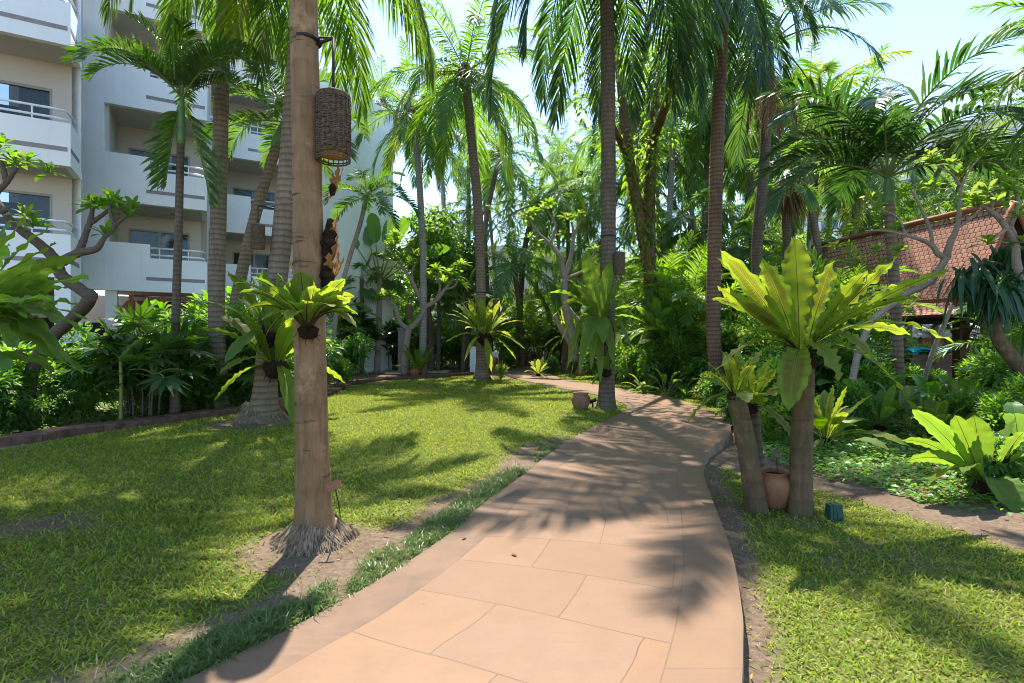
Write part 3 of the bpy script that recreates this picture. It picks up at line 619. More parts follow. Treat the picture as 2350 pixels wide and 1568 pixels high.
# laterite kerb round the lawn: separate blocks laid end to end
KL=[tuple(G(*p)[:2]) for p in [(1088,858),(1000,865),(900,870),(830,878),(795,890),(765,903),(700,915),(560,942),(400,964),(200,989),(0,1020)]]+[(-9.6,5.9),(-12,3.2)]
def kerb():
    c=catmull([(*p,0) for p in KL],240); T=np.gradient(c,axis=0); N=np.stack([T[:,1],-T[:,0],0*T[:,0]],-1); N/=np.linalg.norm(N,axis=1)[:,None]
    L=np.concatenate([[0],np.cumsum(np.linalg.norm(np.diff(c,axis=0),axis=1))]); r=random.Random(4); mb=MB(); a=0.0
    while a<L[-1]-.2:
        b=min(a+r.uniform(.36,.62),L[-1]); k=[np.array([np.interp(q,L,c[:,d]) for d in range(3)]) for q in (a+.006,b-.006)]; m=[np.array([np.interp(q,L,N[:,d]) for d in range(3)]) for q in (a,b)]
        z=r.uniform(.06,.085); wd=r.uniform(.34,.42); o=r.uniform(-.012,.012)
        q=[k[0]+m[0]*(o),k[1]+m[1]*(o),k[1]+m[1]*(wd),k[0]+m[0]*(wd)]
        bt=[p+np.array((0,0,-.2)) for p in q]; ch=.018
        mid=[p+np.array((0,0,z-ch)) for p in q]; ce=sum(q)/4; tp=[p+(ce-p)*.06+np.array((0,0,z+r.uniform(-.006,.006))) for p in q]
        F=[(8,9,10,11)]+[(i,(i+1)%4,4+(i+1)%4,4+i) for i in range(4)]+[(4+i,4+(i+1)%4,8+(i+1)%4,8+i) for i in range(4)]
        mb.add(np.array(bt+mid+tp),[np.array(F)],0); a=b
    return tag(mb.build('laterite_kerb',M['laterite']),'low dark red laterite kerb curving round the back of the lawn','kerb')
kerb()
# ------------------------------------------------------------------ grass and ground covers (uncountable)
def scatter(n,xr,yr,dens,pw=1.0):
    x=npr.uniform(*xr,n); y=yr[0]+(yr[1]-yr[0])*npr.random(n)**pw; k=npr.random(n)<dens(x,y); return x[k],y[k]
def blades(x,y,h,wd,lean,mbn=None,z=None,bend=.6):
    n=len(x); a=npr.uniform(0,2*PI,n); le=lean*npr.uniform(.5,1.3,n); h=h*npr.uniform(.5,1.3,n)*(1+.35*vnoise(x,y,9,21)+.2*vnoise(x,y,2,22)); wd=wd*npr.uniform(.7,1.2,n)
    z=gz(x,y)-.004 if z is None else z; b=np.stack([x,y,z],-1); d=np.stack([np.cos(a)*np.sin(le),np.sin(a)*np.sin(le),np.cos(le)],-1)
    ta=a+PI/2+npr.uniform(-.7,.7,n); sd=np.stack([np.cos(ta),np.sin(ta),0*a],-1)*wd[:,None]/2
    m=b+d*(h*.55)[:,None]; d2=d.copy(); d2[:,2]-=bend*np.sin(le); d2/=np.linalg.norm(d2,axis=1)[:,None]; t=m+d2*(h*.5)[:,None]
    V=np.stack([b-sd*.7,b+sd*.7,m-sd,m+sd,t],1).reshape(-1,3); i=np.arange(n)*5
    return V,np.c_[i,i+1,i+3,i+2],np.c_[i+2,i+3,i+4]
M['grass']=leafmat('lawn_grass',(.19,.25,.032),(.43,.47,.033),.4,.55,.15,.95,.07,1.0)
M['straw']=leafmat('dry_grass',(.34,.27,.125),(.34,.27,.12),.2,.8,.1,.6,.03,1.0)
M['mondo']=leafmat('mondo_grass',(.10,.15,.034),(.24,.34,.05),.25,.4,.4,.7,.03,1.0)
def grass():
    mb=MB(); zones=[(105000,(-5.2,4.4),(1.7,4.6),.05,.0092),(120000,(-8.5,5.0),(4.4,8.5),.052,.012),(150000,(-9,5.5),(8,15),.06,.014),(90000,(-8,6),(14.5,27),.07,.024)]
    for n,xr,yr,h,wd in zones:
        x,y=scatter(n,xr,yr,lambda x,y: lawnness(x,y)**1.3*(np.abs(x)<1.05*y+1.2))
        V,q,t=blades(x,y,h,wd,1.0); mb.add(V,[q,t],0)
        x,y=scatter(n//4,xr,yr,lambda x,y: np.clip(lawnness(x,y)*1.6*(1-.65*lawnness(x,y)),0,1)*(np.abs(x)<1.05*y+1.2))
        V,q,t=blades(x,y,h,wd*.7,1.35); mb.add(V,[q,t],1)
    return tag(mb.build('lawn_grass',[M['grass'],M['straw']]),'short broad-bladed lawn grass, sunlit and shaded, worn thin near the path','grass',kind='stuff')
grass()
def mondo():
    mb=MB(); r=random.Random(8)
    d=np.concatenate([[0],np.cumsum(np.linalg.norm(np.diff(L_,axis=0),axis=1))])
    ok=(L_[:,1]>1.2)&(L_[:,1]<8.6); 
    for i in np.where(ok)[0]:
        T=nrm(L_[min(i+1,NPATH-1)]-L_[i]); N=np.array((-T[1],T[0])); yy=L_[i,1]
        for _ in range(int(np.interp(yy,[1.2,4.5,6.5,8.6],[11,10,5,1]))):
            if vnoise(L_[i,0]*1.0,yy*1.0,3.1,9)>.2 and r.random()<.7: continue
            o=L_[i]+T*r.uniform(-.08,.08)+N*(.03+.26*r.random()**1.2); k=26
            x=o[0]+npr.normal(0,.014,k); y=o[1]+npr.normal(0,.014,k); V,q,t=blades(x,y,.11,.0055,.85,bend=1.4); mb.add(V,[q,t],0)
    return tag(mb.build('mondo_grass',M['mondo']),'dark mondo grass tufts edging the sandstone path','grass edging',kind='stuff')
mondo()
def cover_leaves(n,xr,yr,dens,size,name,label,mat,h=.12,seed=0):
    x,y=scatter(n,xr,yr,dens); n=len(x); q=np.random.default_rng(seed)
    z=gz(x,y)+h*q.random(n)*(.4+.6*(vnoise(x,y,4,seed+2)+1)/2)+.015; a=q.uniform(0,2*PI,n); s=size*q.uniform(.6,1.3,n)*np.interp(y,[4,20],[.8,1.5]); tilt=q.uniform(-.1,.75,n)
    d=np.stack([np.cos(a)*np.cos(tilt),np.sin(a)*np.cos(tilt),-np.sin(tilt)*.8],-1); w=np.stack([-np.sin(a),np.cos(a),q.uniform(-.4,.4,n)],-1); b=np.stack([x,y,z],-1); S=s[:,None]
    V=np.stack([b,b+d*S*.45-w*S*.36+(0,0,.01),b+d*S*.5,b+d*S*.45+w*S*.36+(0,0,.01),b+d*S],1).reshape(-1,3); i=np.arange(n)*5
    mb=MB(); mb.add(V,[np.concatenate([np.c_[i,i+1,i+2],np.c_[i,i+2,i+3],np.c_[i+1,i+4,i+2],np.c_[i+2,i+4,i+3]])],0)
    return tag(mb.build(name,M[mat]),label,'ground cover',kind='stuff')
kx=np.array(KL)
def behind_kerb(x,y):
    o=np.argsort(kx[:,0]); yy=np.interp(x,kx[o,0],kx[o,1]); return (y>yy+.42)&~((x>-7.2)&(y>18))
cover_leaves(42000,(-14,-2),(5.2,24),lambda x,y: behind_kerb(x,y)*(np.abs(x)<1.02*y+2)*np.where(y>17.5,.45,1)*.9,.075,'left_bed_cover'.replace('left_','planting_'),'low bright green creeper carpeting the bed behind the laterite kerb','cover',.13,1)
rb=np.vstack([[tuple(G(*p)[:2]) for p in [(1690,1000),(1725,1012),(1790,1040),(1850,1068),(1990,1085),(2100,1118),(2350,1172)]],[(6.3,4.9),(12,6),(16,13),(12,17),(7.5,14),(4.7,11.5),(4.3,9.4)]])
cover_leaves(95000,(2.8,16),(4.2,17),lambda x,y: inpoly(x,y,rb)*np.clip(1.05-1.5*np.clip(vnoise(x,y,3,12)-.1,0,1)*(y<7.2),.1,1),.082,'garden_creeper','light green creeper spread under the ferns beside the bend of the path','cover',.12,2)
def litter():
    mb=MB(); x,y=scatter(1500,(-6,8),(1.8,14),lambda x,y: np.where(inpoly(x,y,path_poly),.05,(1-lawnness(x,y))*.6+.1))
    for a,b in zip(x,y):
        if abs(a)>b*1.02+.5: continue
        k=rnd.uniform(.025,.075); an=rnd.uniform(0,6.3); blade(mb,np.array((a,b,.006 if inpoly(np.array([a]),np.array([b]),path_poly)[0] else gz1(a,b)+.012)),np.array((math.cos(an),math.sin(an),.12)),k,k*.42,np.array((-math.sin(an),math.cos(an),rnd.uniform(-.3,.3))),.1,0,3,.15)
    tag(mb.build('leaf_litter',M['dead']),'scattered dry brown leaves on the bare soil','leaf litter',kind='stuff')
litter()
# ------------------------------------------------------------------ hotel
def render_wall(name,a,b):
    t=NT(name); p=t.pos(); st=t.noise(t.mapv(p,(7,7,.35)),1.0,5,.6); bl=t.noise(p,1.1,4)
    c=t.mix(t.ramp(bl,[(.35,0),(.7,1)]),a,b); c=t.mix(t.ramp(st,[(.56,0),(.75,.35)]),c,tuple(x*.8 for x in b))
    return t.done(t.pbr(c,.8,t.bump(t.noise(p,60,3),.15,.004),.2))
M['white']=render_wall('white_render',(.88,.89,.89),(.82,.83,.83))
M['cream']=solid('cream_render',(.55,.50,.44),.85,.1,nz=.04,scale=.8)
M['slot']=solid('drain_slot_grey',(.28,.26,.25),.8)
M['alu']=solid('window_frame',(.30,.28,.25),.4,.4)
M['rail']=solid('white_rail',(.82,.82,.82),.35,.5)
M['dark_in']=solid('interior_shade_black',(.02,.018,.016),.9)  # near-black: the shade of unlit rooms is put into the colour
M['brownw']=solid('dark_stained_timber',(.075,.035,.022),.6,.3,nz=.3,scale=5)
M['curt']=solid('curtain',(.34,.31,.26),.9,.1,nz=.15)
def glass():
    t=NT('window_glass'); g=t.n('ShaderNodeBsdfGlossy',{'Color':(.85,.9,.92,1),'Roughness':.03}).outputs[0]; tr=t.n('ShaderNodeBsdfTransparent',{'Color':(.62,.66,.66,1)}).outputs[0]
    f=t.n('ShaderNodeFresnel',{'IOR':1.5}).outputs[0]; return t.done(t.n('ShaderNodeMixShader',{0:t.math('ADD',t.math('MULTIPLY',f,.4),.012,clamp=True),1:tr,2:g}).outputs[0])
M['glass']=glass()
UD=np.array((.866,.5,0)); VD=np.array((.5,-.866,0)); Z=np.array((0,0,1.))
hotel=thing('hotel_building',(-10.27,17.6,0),'white hotel wing with stepped balconies behind the palm trunks','building')
HB=np.array((-10.27,17.6,0))
FL=[3.1,5.9,8.93,11.9,14.9]
def bay(org,u0,u1,depth,tag_win,cut,slots,top=16.2,ground_open=True,full_rail=False,side_len=4.0,cut_end=True,win=None,solid=0):
    """one balcony bay: org is its outer front corner, u runs back along the front, depth goes into the building"""
    org=np.asarray(org,float)
    def W(v): return (org[None]+v[:,0:1]*UD+v[:,1:2]*VD+v[:,2:3]*Z)-HB
    for f in range(4):
        z0,z1=FL[f],FL[f+1]; mb=MB()
        t=.16
        # slab, parapet, with the lowered stretch at the outer end
        box(mb,(u0,-depth,z0+.004),(u1,-t,z0+.20),0,W)
        box(mb,(u0,-t,z0),(u1-cut,0,z0+1.52),0,W)
        if cut>0: box(mb,(u1-cut,-t,z0),(u1,0,z0+1.08),0,W)
        # return parapet on the end wall
        box(mb,(u1-t,-depth,z0+.002),(u1-.002,-t,z0+(1.08 if cut_end else 1.52)),0,W)
        b=mb.build('balcony',M['white'],hotel)
        if slots:
            mb=MB(); box(mb,(u1-cut-.1,-.003,z0+.36),(u1-.06,.006,z0+.47),0,W); box(mb,(u1-.06,-depth*.8,z0+.36),(u1+.004,-.003,z0+.47),0,W); mb.build('drain_slot',M['slot'],b)
        if cut>0:
            mb=MB()
            for hz in (1.2,1.42):
                tube(mb,W(np.array([(u1-cut+.02,-.08,z0+hz),(u1-.35,-.08,z0+hz),(u1-.12,-.14,z0+hz),(u1-.08,-.4,z0+hz),(u1-.08,-depth+.1,z0+hz)])),.03,8,0)
            for uu in np.arange(u1-cut+.25,u1-.1,.8): tube(mb,W(np.array([(uu,-.08,z0+1.05),(uu,-.08,z0+1.42)])),.02,6,0)
            mb.build('railing',M['rail'],b)
        # recessed room wall with its window, ceiling lamp
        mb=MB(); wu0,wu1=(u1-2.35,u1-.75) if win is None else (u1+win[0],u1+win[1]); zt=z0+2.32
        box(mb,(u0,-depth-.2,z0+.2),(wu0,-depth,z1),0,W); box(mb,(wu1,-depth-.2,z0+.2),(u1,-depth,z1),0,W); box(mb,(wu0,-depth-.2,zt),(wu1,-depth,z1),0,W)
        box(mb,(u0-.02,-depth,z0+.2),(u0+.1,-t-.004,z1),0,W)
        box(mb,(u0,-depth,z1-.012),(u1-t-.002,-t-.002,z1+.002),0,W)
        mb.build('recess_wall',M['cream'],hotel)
        mb=MB(); d=depth+.06
        for a,b2 in ((wu0,wu0+.06),(wu1-.06,wu1),((wu0+wu1)/2-.04,(wu0+wu1)/2+.04)): box(mb,(a,-d-.04,z0+.2),(b2,-d+.05,zt),0,W)
        box(mb,(wu0+.06,-d-.04,zt-.06),(wu1-.06,-d+.045,zt),0,W)
        wn=mb.build('window',M['alu'],hotel)
        mb=MB(); box(mb,(wu0+.06,-d-.012,z0+.2),(wu1-.06,-d,zt-.06),0,W); mb.build('pane',M['glass'],wn)
        mb=MB(); n=26; r=random.Random(f+int(org[1]*7)); gap=r.choice([.45,.5,.3])
        for (a,b2) in ((wu0,wu0+(wu1-wu0)*gap),(wu1-(wu1-wu0)*r.choice([.2,.35,.3]),wu1)):
            x=np.linspace(a,b2,n); y=-d-.14+.035*np.sin(np.arange(n)*1.9); V=np.vstack([np.c_[x,y,np.full(n,z0+.2)],np.c_[x,y,np.full(n,zt)]]); i=np.arange(n-1); mb.add(W(V),[np.c_[i,i+1,n+i+1,n+i]],0,True)
        mb.build('curtain',M['curt'],wn)
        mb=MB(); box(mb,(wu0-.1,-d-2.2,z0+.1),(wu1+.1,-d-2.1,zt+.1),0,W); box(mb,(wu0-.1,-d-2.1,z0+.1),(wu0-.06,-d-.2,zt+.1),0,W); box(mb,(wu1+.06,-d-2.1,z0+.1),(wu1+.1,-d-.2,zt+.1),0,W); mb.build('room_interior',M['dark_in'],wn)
        mb=MB(); lathe(mb,[(.001,-.03),(.09,-.03),(.11,0)],14,0,W(np.array([((u0+u1)/2+.4,-depth*.55,z1-.013)]))[0]); mb.build('ceiling_lamp',M['alu'],hotel)
    mb=MB(); t=.2
    box(mb,(u0,-t,FL[4]),(u1,0,top),0,W); box(mb,(u1-t,-side_len,FL[4]+.003),(u1-.004,-t,top-.003),0,W); box(mb,(u0,-side_len,FL[4]+.21),(u1-t,-t,FL[4]+.4),0,W)
    # solid end wall behind the balcony, ground-floor wall and timber canopy
    box(mb,(u1-t,-side_len,0),(u1-.006,-depth,FL[4]),0,W)
    if solid: box(mb,(u0-solid,-.35,FL[0]+.01),(u0-.002,-.003,top-.002),0,W)
    box(mb,(u1-.34,-.46,-.1),(u1-.02,-.12,FL[0]-.003),0,W)
    box(mb,(u0,-.46,-.1),(u0+.3,-.12,FL[0]-.003),0,W)
    mb.build('wall',M['white'],hotel)
    mb=MB(); box(mb,(u0-solid-1.5,-depth-.7,-.1),(u1-.3,-depth-.5,FL[0]),0,W); mb.build('ground_floor_wall',M['cream'],hotel)
    mb=MB(); 
    for k in np.arange(u0+.3-solid,u1-.5,1.0): box(mb,(k,-depth-.49,0),(k+.62,-depth-.46,2.15),0,W)  # flat black panels on the wall, painted shade in place of openings
    mb.build('opening_shade_panel',M['dark_in'],hotel)
    mb=MB(); V=np.array([(u0+.31,-depth-.45,FL[0]-.15),(u1-.36,-depth-.45,FL[0]-.15),(u1-.36,-.2,FL[0]-.62),(u0+.31,-.2,FL[0]-.62)]); mb.add(W(np.vstack([V,V-(0,0,.05)])),[np.array([(0,3,2,1),(4,5,6,7),(0,1,5,4),(1,2,6,5),(2,3,7,6),(3,0,4,7)])])
    for k in np.arange(u0+.6,u1-.4,.42): box(mb,(k,-.19,FL[0]-.72),(k+.12,-.14,FL[0]-.1),0,W)
    mb.build('tiled_canopy',M['rooft'] if 'rooft' in M else M['brownw'],hotel)
M['rooft']=solid('red_canopy_tile',(.33,.11,.055),.8,.15,nz=.3,scale=9,bump=.5)
bay((-11.1,13.15,0),-7.5,0,1.25,'',7.4,True,side_len=1.4,win=(-3.0,-.6))
bay(HB,-2.75,0,1.9,'',1.58,True,side_len=2.0,win=(-2.35,-.55),solid=2.2)
bay((-8.35,22.75,0),-4.2,0,1.9,'',2.7,True,top=14.95,side_len=5,win=(-3.3,-1.6),solid=2.0)
def gable():
    # the plain end block beyond the third bay, its flat face turned to the lawn
    a=np.array((-8.5,23.2,0)); b=np.array((-6.35,27.9,0)); n=np.array((-1.,.2,0)); mb=MB()
    q=[a,b,b+n*6,a+n*6]; V=np.array([p-HB for p in q]+[p-HB+Z*13.6 for p in q]); mb.add(V,[np.array([(0,3,2,1),(4,5,6,7),(0,1,5,4),(1,2,6,5),(2,3,7,6),(3,0,4,7)])]); mb.build('end_wall',M['white'],hotel)
gable()
M['bluewin']=solid('blue_grey_window',(.16,.20,.24),.2,.5)
def simple_block(name,label,o,ux,L,D,H,floors,nb,cat='building',wm='white',winm='dark_in',base=0.0):
    o=np.asarray(o,float); u=np.array((math.cos(rad(ux)),math.sin(rad(ux)),0)); v=np.array((u[1],-u[0],0)); root=thing(name,o,label,cat)
    W=lambda q: q[:,0:1]*u+q[:,1:2]*v+q[:,2:3]*Z
    mb=MB(); box(mb,(0,-D,base),(L,0,H),0,W); mb.build('wall',M[wm],root)
    fh=(H-base)/floors; bw=L/nb
    for f in range(floors):
        mb=MB(); box(mb,(-.1,.0,base+f*fh-.12),(L+.1,1.0,base+f*fh+.1),0,W); box(mb,(-.1,.9,base+f*fh+.1),(L+.1,1.0,base+f*fh+1.0),0,W); mb.build('balcony',M[wm],root)
        for k in range(nb):
            mb=MB(); box(mb,(k*bw+.9,.003,base+f*fh+.25),(k*bw+bw-.9,.03,base+f*fh+fh-.9),0,W); mb.build('window',M[winm],root)
            if k: 
                mb=MB(); box(mb,(k*bw-.1,.002,base+f*fh+.1),(k*bw+.1,.9,base+f*fh+fh-.12),0,W); mb.build('party_wall',M[wm],root)
    mb=MB(); box(mb,(-.2,-D-.2,H),(L+.2,1.1,H+.5),0,W); mb.build('roof',M['alu' if wm!='white' else 'white'],root)
    return root
simple_block('hotel_building','white hotel wing glimpsed far down the walk between palm trunks',(-7,47,0),4,16,8,9.5,3,6)
simple_block('hotel_tower','tall pale hotel tower beyond the red tiled pavilion',(29,64,0),-38,34,12,22.5,7,10,winm='bluewin')
# ------------------------------------------------------------------ tiled pavilion
def roof_mat():
    t=NT('clay_roof_tile'); s=t.attr('s'); q=t.attr('t'); v=t.n('ShaderNodeCombineXYZ',{0:s,1:q}).outputs[0]
    b=t.n('ShaderNodeTexBrick',{'Vector':v,'Scale':1.0,'Mortar Size':.018,'Mortar Smooth':.6,'Bias':-.05,'Brick Width':.17,'Row Height':.155,'Color1':(.56,.275,.175),'Color2':(.40,.185,.12),'Mortar':(.13,.06,.045)},offset=.5)
    n=t.noise(t.pos(),1.6,4); c=t.mix(t.ramp(n,[(.45,0),(.8,.4)]),b.outputs[0],(.42,.22,.17))
    fr=t.math('FRACT',t.math('DIVIDE',q,.155)); h=t.math('SUBTRACT',t.math('SUBTRACT',1,fr),b.outputs[1])
    return t.done(t.pbr(c,.75,t.bump(h,1.0,.03),.2))
M['clay']=roof_mat()
M['redw']=solid('red_painted_timber',(.30,.09,.05),.6,.3,nz=.2)
def pavilion():
    o=np.array((12.6,15.2,0)); root=thing('garden_pavilion',o,'open-sided Thai pavilion under a steep red clay-tiled roof','building')
    r0,r1=np.array((14.35,15.0,5.42)),np.array((13.0,22.6,5.45)); e0,e1=np.array((12.95,14.7,2.78)),np.array((11.7,22.0,2.8)); l0,l1=np.array((12.35,14.5,2.28)),np.array((11.1,21.9,2.3))
    far=lambda p,r,k: r+(r-p)*np.array((1,1,-1))*k
    def sheet(a,b,c,d,n=24,curve=.18,th=.09):
        mb=MB(); A=[];S=[];T_=[]; L=np.linalg.norm(b-a)
        for i in range(n+1):
            k=i/n; sag=-curve*math.sin(PI*k)
            for p,q,s in ((a,d,0),(b,c,L)): x=p+(q-p)*k; A.append(x+Z*sag-o); S.append(s); T_.append(k*np.linalg.norm(d-a))
        A=np.array(A); i=np.arange(n)*2; F=np.c_[i,i+1,i+3,i+2]; mb.add(A,[F],0,True,s=S,t=T_); mb.add(A-Z*th,[F[:,::-1]],1,True)
        m=2*n; ed=[]
        V=np.vstack([A,A-Z*th]); k=2*(n+1); ed=[(a_,a_+2,a_+2+k,a_+k) for a_ in range(0,m,2)]+[(a_+1,a_+1+k,a_+3+k,a_+3) for a_ in range(0,m,2)]+[(0,k,k+1,1),(m,m+1,m+1+k,m+k)]
        mb.add(V,[np.array(ed)],1); return mb
    rf=sheet(r0,r1,e1,e0).build('roof',[M['clay'],M['brownw']],root)
    sheet(e0-Z*.10,e1-Z*.10,l1,l0,12,.05).build('lower_roof',[M['clay'],M['brownw']],root)
    f=lambda p: np.array((2*13.68-p[0]+ (p[1]-18.8)*-.35,p[1],p[2]))
    sheet(r1,r0,r0+(r0-e0)*np.array((1,.2,-1)),r1+(r1-e1)*np.array((1,.2,-1))).build('roof',[M['clay'],M['brownw']],root)
    mb=MB()
    for a,b,w in ((r0,e0,.09),(r0,r0+(r0-e0)*np.array((1,.2,-1)),.09),(e0-Z*.1,l0,.07)): 
        n=Vector(tuple(np.array((0,-1,0)))); c=catmull([a+Z*.1-o,(a+b)/2-Z*.08-o,b+Z*.06-o],10); tube(mb,c+np.array((-.02,-.06,0)),w,4,0)
    tube(mb,[r0+Z*.13-o,r1+Z*.13-o],.1,8,0); tube(mb,[r0+Z*.1-o,r0+np.array((.12,-.25,.45))-o],[.09,.02],6,0)
    mb.build('barge_board',M['redw'],root)
    mb=MB(); box(mb,(0,0,0),(1,1,1),0,lambda q: (e0+(e1-e0)*q[:,0:1]+np.array((-.03,0,-.16))+q[:,1:2]*np.array((.05,0,0))+q[:,2:3]*np.array((0,0,.14)))-o); mb.build('eave_board',M['redw'],root)
    mb=MB(); g=[r0,e0+np.array((.1,.15,0)),r0+(r0-e0)*np.array((1,.2,-1))+np.array((-.1,.12,0))]; g=[p+np.array((0,.22,-.08))-o for p in g]; mb.add(np.array(g+[p+np.array((0,.06,0)) for p in g]),[np.array([(0,1,2),(5,4,3)]),np.array([(0,3,4,1),(1,4,5,2),(2,5,3,0)])]); mb.build('gable_panel',M['brownw'],root)
    for k in (0.03,.36,.69,.97):
        for off in (0.42,3.0):
            b=l0+(l1-l0)*k+np.array((off,.12,0)); mb=MB(); box(mb,(b[0]-.13,b[1]-.13,-.3),(b[0]+.13,b[1]+.13,2.9),0,lambda q:q-o); mb.build('post',M['brownw'],root)
            if off<1:
                mb=MB()
                for s in (-1,1): tube(mb,[b+np.array((0,s*.1,1.55-b[2]))-o,b+np.array((0,s*.75,2.35-b[2]))-o],.05,4,0)
                mb.build('brace',M['brownw'],root)
    mb=MB(); box(mb,(0,0,0),(1,1,1),0,lambda q:(l0+(l1-l0)*q[:,0:1]+np.array((.34,0,-.26))+q[:,1:2]*np.array((.14,0,0))+q[:,2:3]*np.array((0,0,.24)))-o); mb.build('beam',M['brownw'],root)
    mb=MB(); box(mb,(12.2,14.6,-.2),(16.2,22.4,.35),0,lambda q:q-o); mb.build('floor_deck',M['brownw'],root)
pavilion()
def lattice_wall():
    t=NT('dark_stone_lattice'); v=t.pos(); sp=t.n('ShaderNodeSeparateXYZ',{0:v}); vv=t.n('ShaderNodeCombineXYZ',{0:sp.outputs[1],1:sp.outputs[2]}).outputs[0]
    b=t.n('ShaderNodeTexBrick',{'Vector':vv,'Scale':1,'Mortar Size':.008,'Brick Width':.17,'Row Height':.12,'Color1':(.03,.032,.034),'Color2':(.055,.055,.055),'Mortar':(.2,.2,.2)},offset=.33)
    mb=MB(); a=np.array((10.45,13.7,0)); b2=np.array((10.2,20.5,0)); n=np.array((.2,0,0)); q=[a,b2,b2+n,a+n]; V=np.array([p-a-Z*.2 for p in q]+[p-a+Z*1.05 for p in q]); mb.add(V,[np.array([(0,3,2,1),(4,5,6,7),(0,1,5,4),(1,2,6,5),(2,3,7,6),(3,0,4,7)])])
    o=mb.build('garden_wall',t.done(t.pbr(b.outputs[0],.5,None,.4)),None,a); tag(o,'low dark wall of narrow stone blocks in front of the pavilion','wall')
lattice_wall()
def pool_things():
    # sun lounger towels and lean-to roofs seen under the eaves
    mb=MB(); c=catmull([(0,0,.0),(.5,.1,.16),(1.1,0,.06),(1.7,.05,.14),(2.2,0,.0)],14); V=np.vstack([c+np.array((0,-.45,0)),c+np.array((0,0,.14)),c+np.array((0,.45,0))]); n=14; i=np.arange(n-1); F=np.vstack([np.c_[i,i+1,n+i+1,n+i],np.c_[n+i,n+i+1,2*n+i+1,2*n+i]]); mb.add(V,[F],0,True); mb.add(V-Z*.1,[F[:,::-1]],0,True)
    o=mb.build('cushion',solid('turquoise_canvas',(.02,.36,.48),.8,.1)); o.location=P(2080,808,24); o.location.z=1.0; tag(o,'turquoise cushion lying beyond the dark block wall','cushion')
    p=P(2080,812,24); mb=MB(); box(mb,(-.1,-.5,-.97),(2.4,.5,-.12)); o=mb.build('bench',M['brownw'],None,(p[0],p[1],1.0)); tag(o,'dark bench carrying a turquoise cushion','bench')
    for lab,px,Y,x1 in (('grey corrugated lean-to roof seen under the pavilion eaves',2110,30,3.6),('grey corrugated shelter roof behind the pavilion posts',2200,29,3.4)):
        b=P(px-30,784,Y); b[2]=0; root=thing('garden_shelter',b,lab,'shelter'); mb=MB(); n=40; x=np.linspace(0,x1,n); z=.05*np.sin(np.arange(n)*1.6); V=np.vstack([np.c_[x,np.full(n,0.),1.75+z],np.c_[x,np.full(n,2.),2.6+z]]); i=np.arange(n-1); mb.add(V,[np.c_[i,i+1,n+i+1,n+i]],0); mb.add(V-Z*.03,[np.c_[i,n+i,n+i+1,i+1]],0); mb.build('roof',solid('grey_tin',(.34,.31,.32),.5,.4,nz=.25),root)
        for xx,yy,h in ((.1,.1,1.7),(x1-.1,.1,1.7),(.1,1.9,2.5),(x1-.1,1.9,2.5)): mb=MB(); box(mb,(xx-.05,yy-.05,-.1),(xx+.05,yy+.05,h)); mb.build('post',M['brownw'],root)
        mb=MB(); box(mb,(.1,1.96,0),(x1-.1,2.05,1.7)); mb.build('panel',solid('brick_panel',(.33,.17,.10),.9,nz=.3,scale=9),root)
pool_things()
# ------------------------------------------------------------------ the near palms
def gpt(x,y): return np.array((x,y,gz1(x,y)))
b=gpt(-1.53,4.06)
T1=palm('thick smooth tan palm trunk standing in the lawn with a wicker lantern and a fern',b,[b-Z*.1,P(719,1120,4.05),P(714,900,4.05),P(708,600,4.05),P(703,300,4.05),P(697,0,4.05),P(690,-600,4.05),P(680,-2400,4.1)],.125,.058,'bark_t1','coco',3.6,16,-30,80,3,.34,.5,az0=100,tn=60,seg=28,ripple=.008)
root_skirt(.168,.15,.34,5,1200).build('root_mass',M['roots'],T1,(0,0,.0))
b=gpt(-4.85,10.1)
T2=palm('leaning ringed coconut palm with a mossy flared base and a hanging lantern',b,[b-Z*.1,P(606,930,10.05),P(615,800,10.0),P(641,600,9.95),P(660,400,9.9),P(672,250,9.9),P(693,0,9.8),P(715,-210,9.8)],.20,.15,'bark_coco','droop',3.9,17,-12,70,12,.5,.8,az0=20,nuts=4)
root_skirt(.26,.32,.56,6,700).build('root_mass',M['roots'],T2)
b=gpt(-8.15,14.4)
palm('slender leaning feather palm in front of the hotel balconies',b,[b,P(552,640,14.2),P(590,480,14),P(634,338,13.9)],.17,.13,'bark_coco','veit',2.2,15,-10,84,21,.2,shaft=.75,name='feather_palm')
b=gpt(-6.7,12)
palm('straight pale ringed coconut trunk rising before the middle balconies',b,[b,P(497,720,12),P(501,500,12),P(508,250,12),P(514,0,12),P(518,-150,12)],.19,.14,'bark_coco','droop',3.4,15,-12,70,44,.15,az0=10)
b=gpt(-6.9,10.7)
palm('young feather palm with two fronds drooping against its thin trunk before the balconies',b,[b,P(404,715,10.7),P(409,560,10.7),P(413,400,10.7),P(415,330,10.7)],.085,.07,'bark_dark','veit',2.0,13,10,84,33,.2,shaft=1.0,name='feather_palm',
  azs=[(90,82),(200,78),(20,70),(182,68),(355,66),(150,66),(190,50),(215,52),(340,52),(25,50),(300,62),(250,40),(330,30),(120,50),(178,-74),(358,-74),(200,-84)])
b=gpt(-4.2,24.5)
palm('grey-trunked coconut palm with yellowing leaf bases beside the blank hotel wall',b,[b,P(972,640,24),P(966,480,24),P(957,350,24),P(943,262,24)],.17,.14,'bark_grey','cocof',3.6,20,-42,84,55,.25,nuts=5)
b=gpt(-1.2,20.9)
palm('curving coconut palm with a fern wrapped round its trunk at the far lawn edge',b,[b,P(1104,780,20.9),P(1103,640,20.9),P(1097,480,20.9),P(1083,330,20.9),P(1068,170,20.9)],.21,.17,'bark_coco','coco',4.6,22,-42,84,66,.45,.7,az0=35,nuts=6)
b=gpt(-1.2,31)
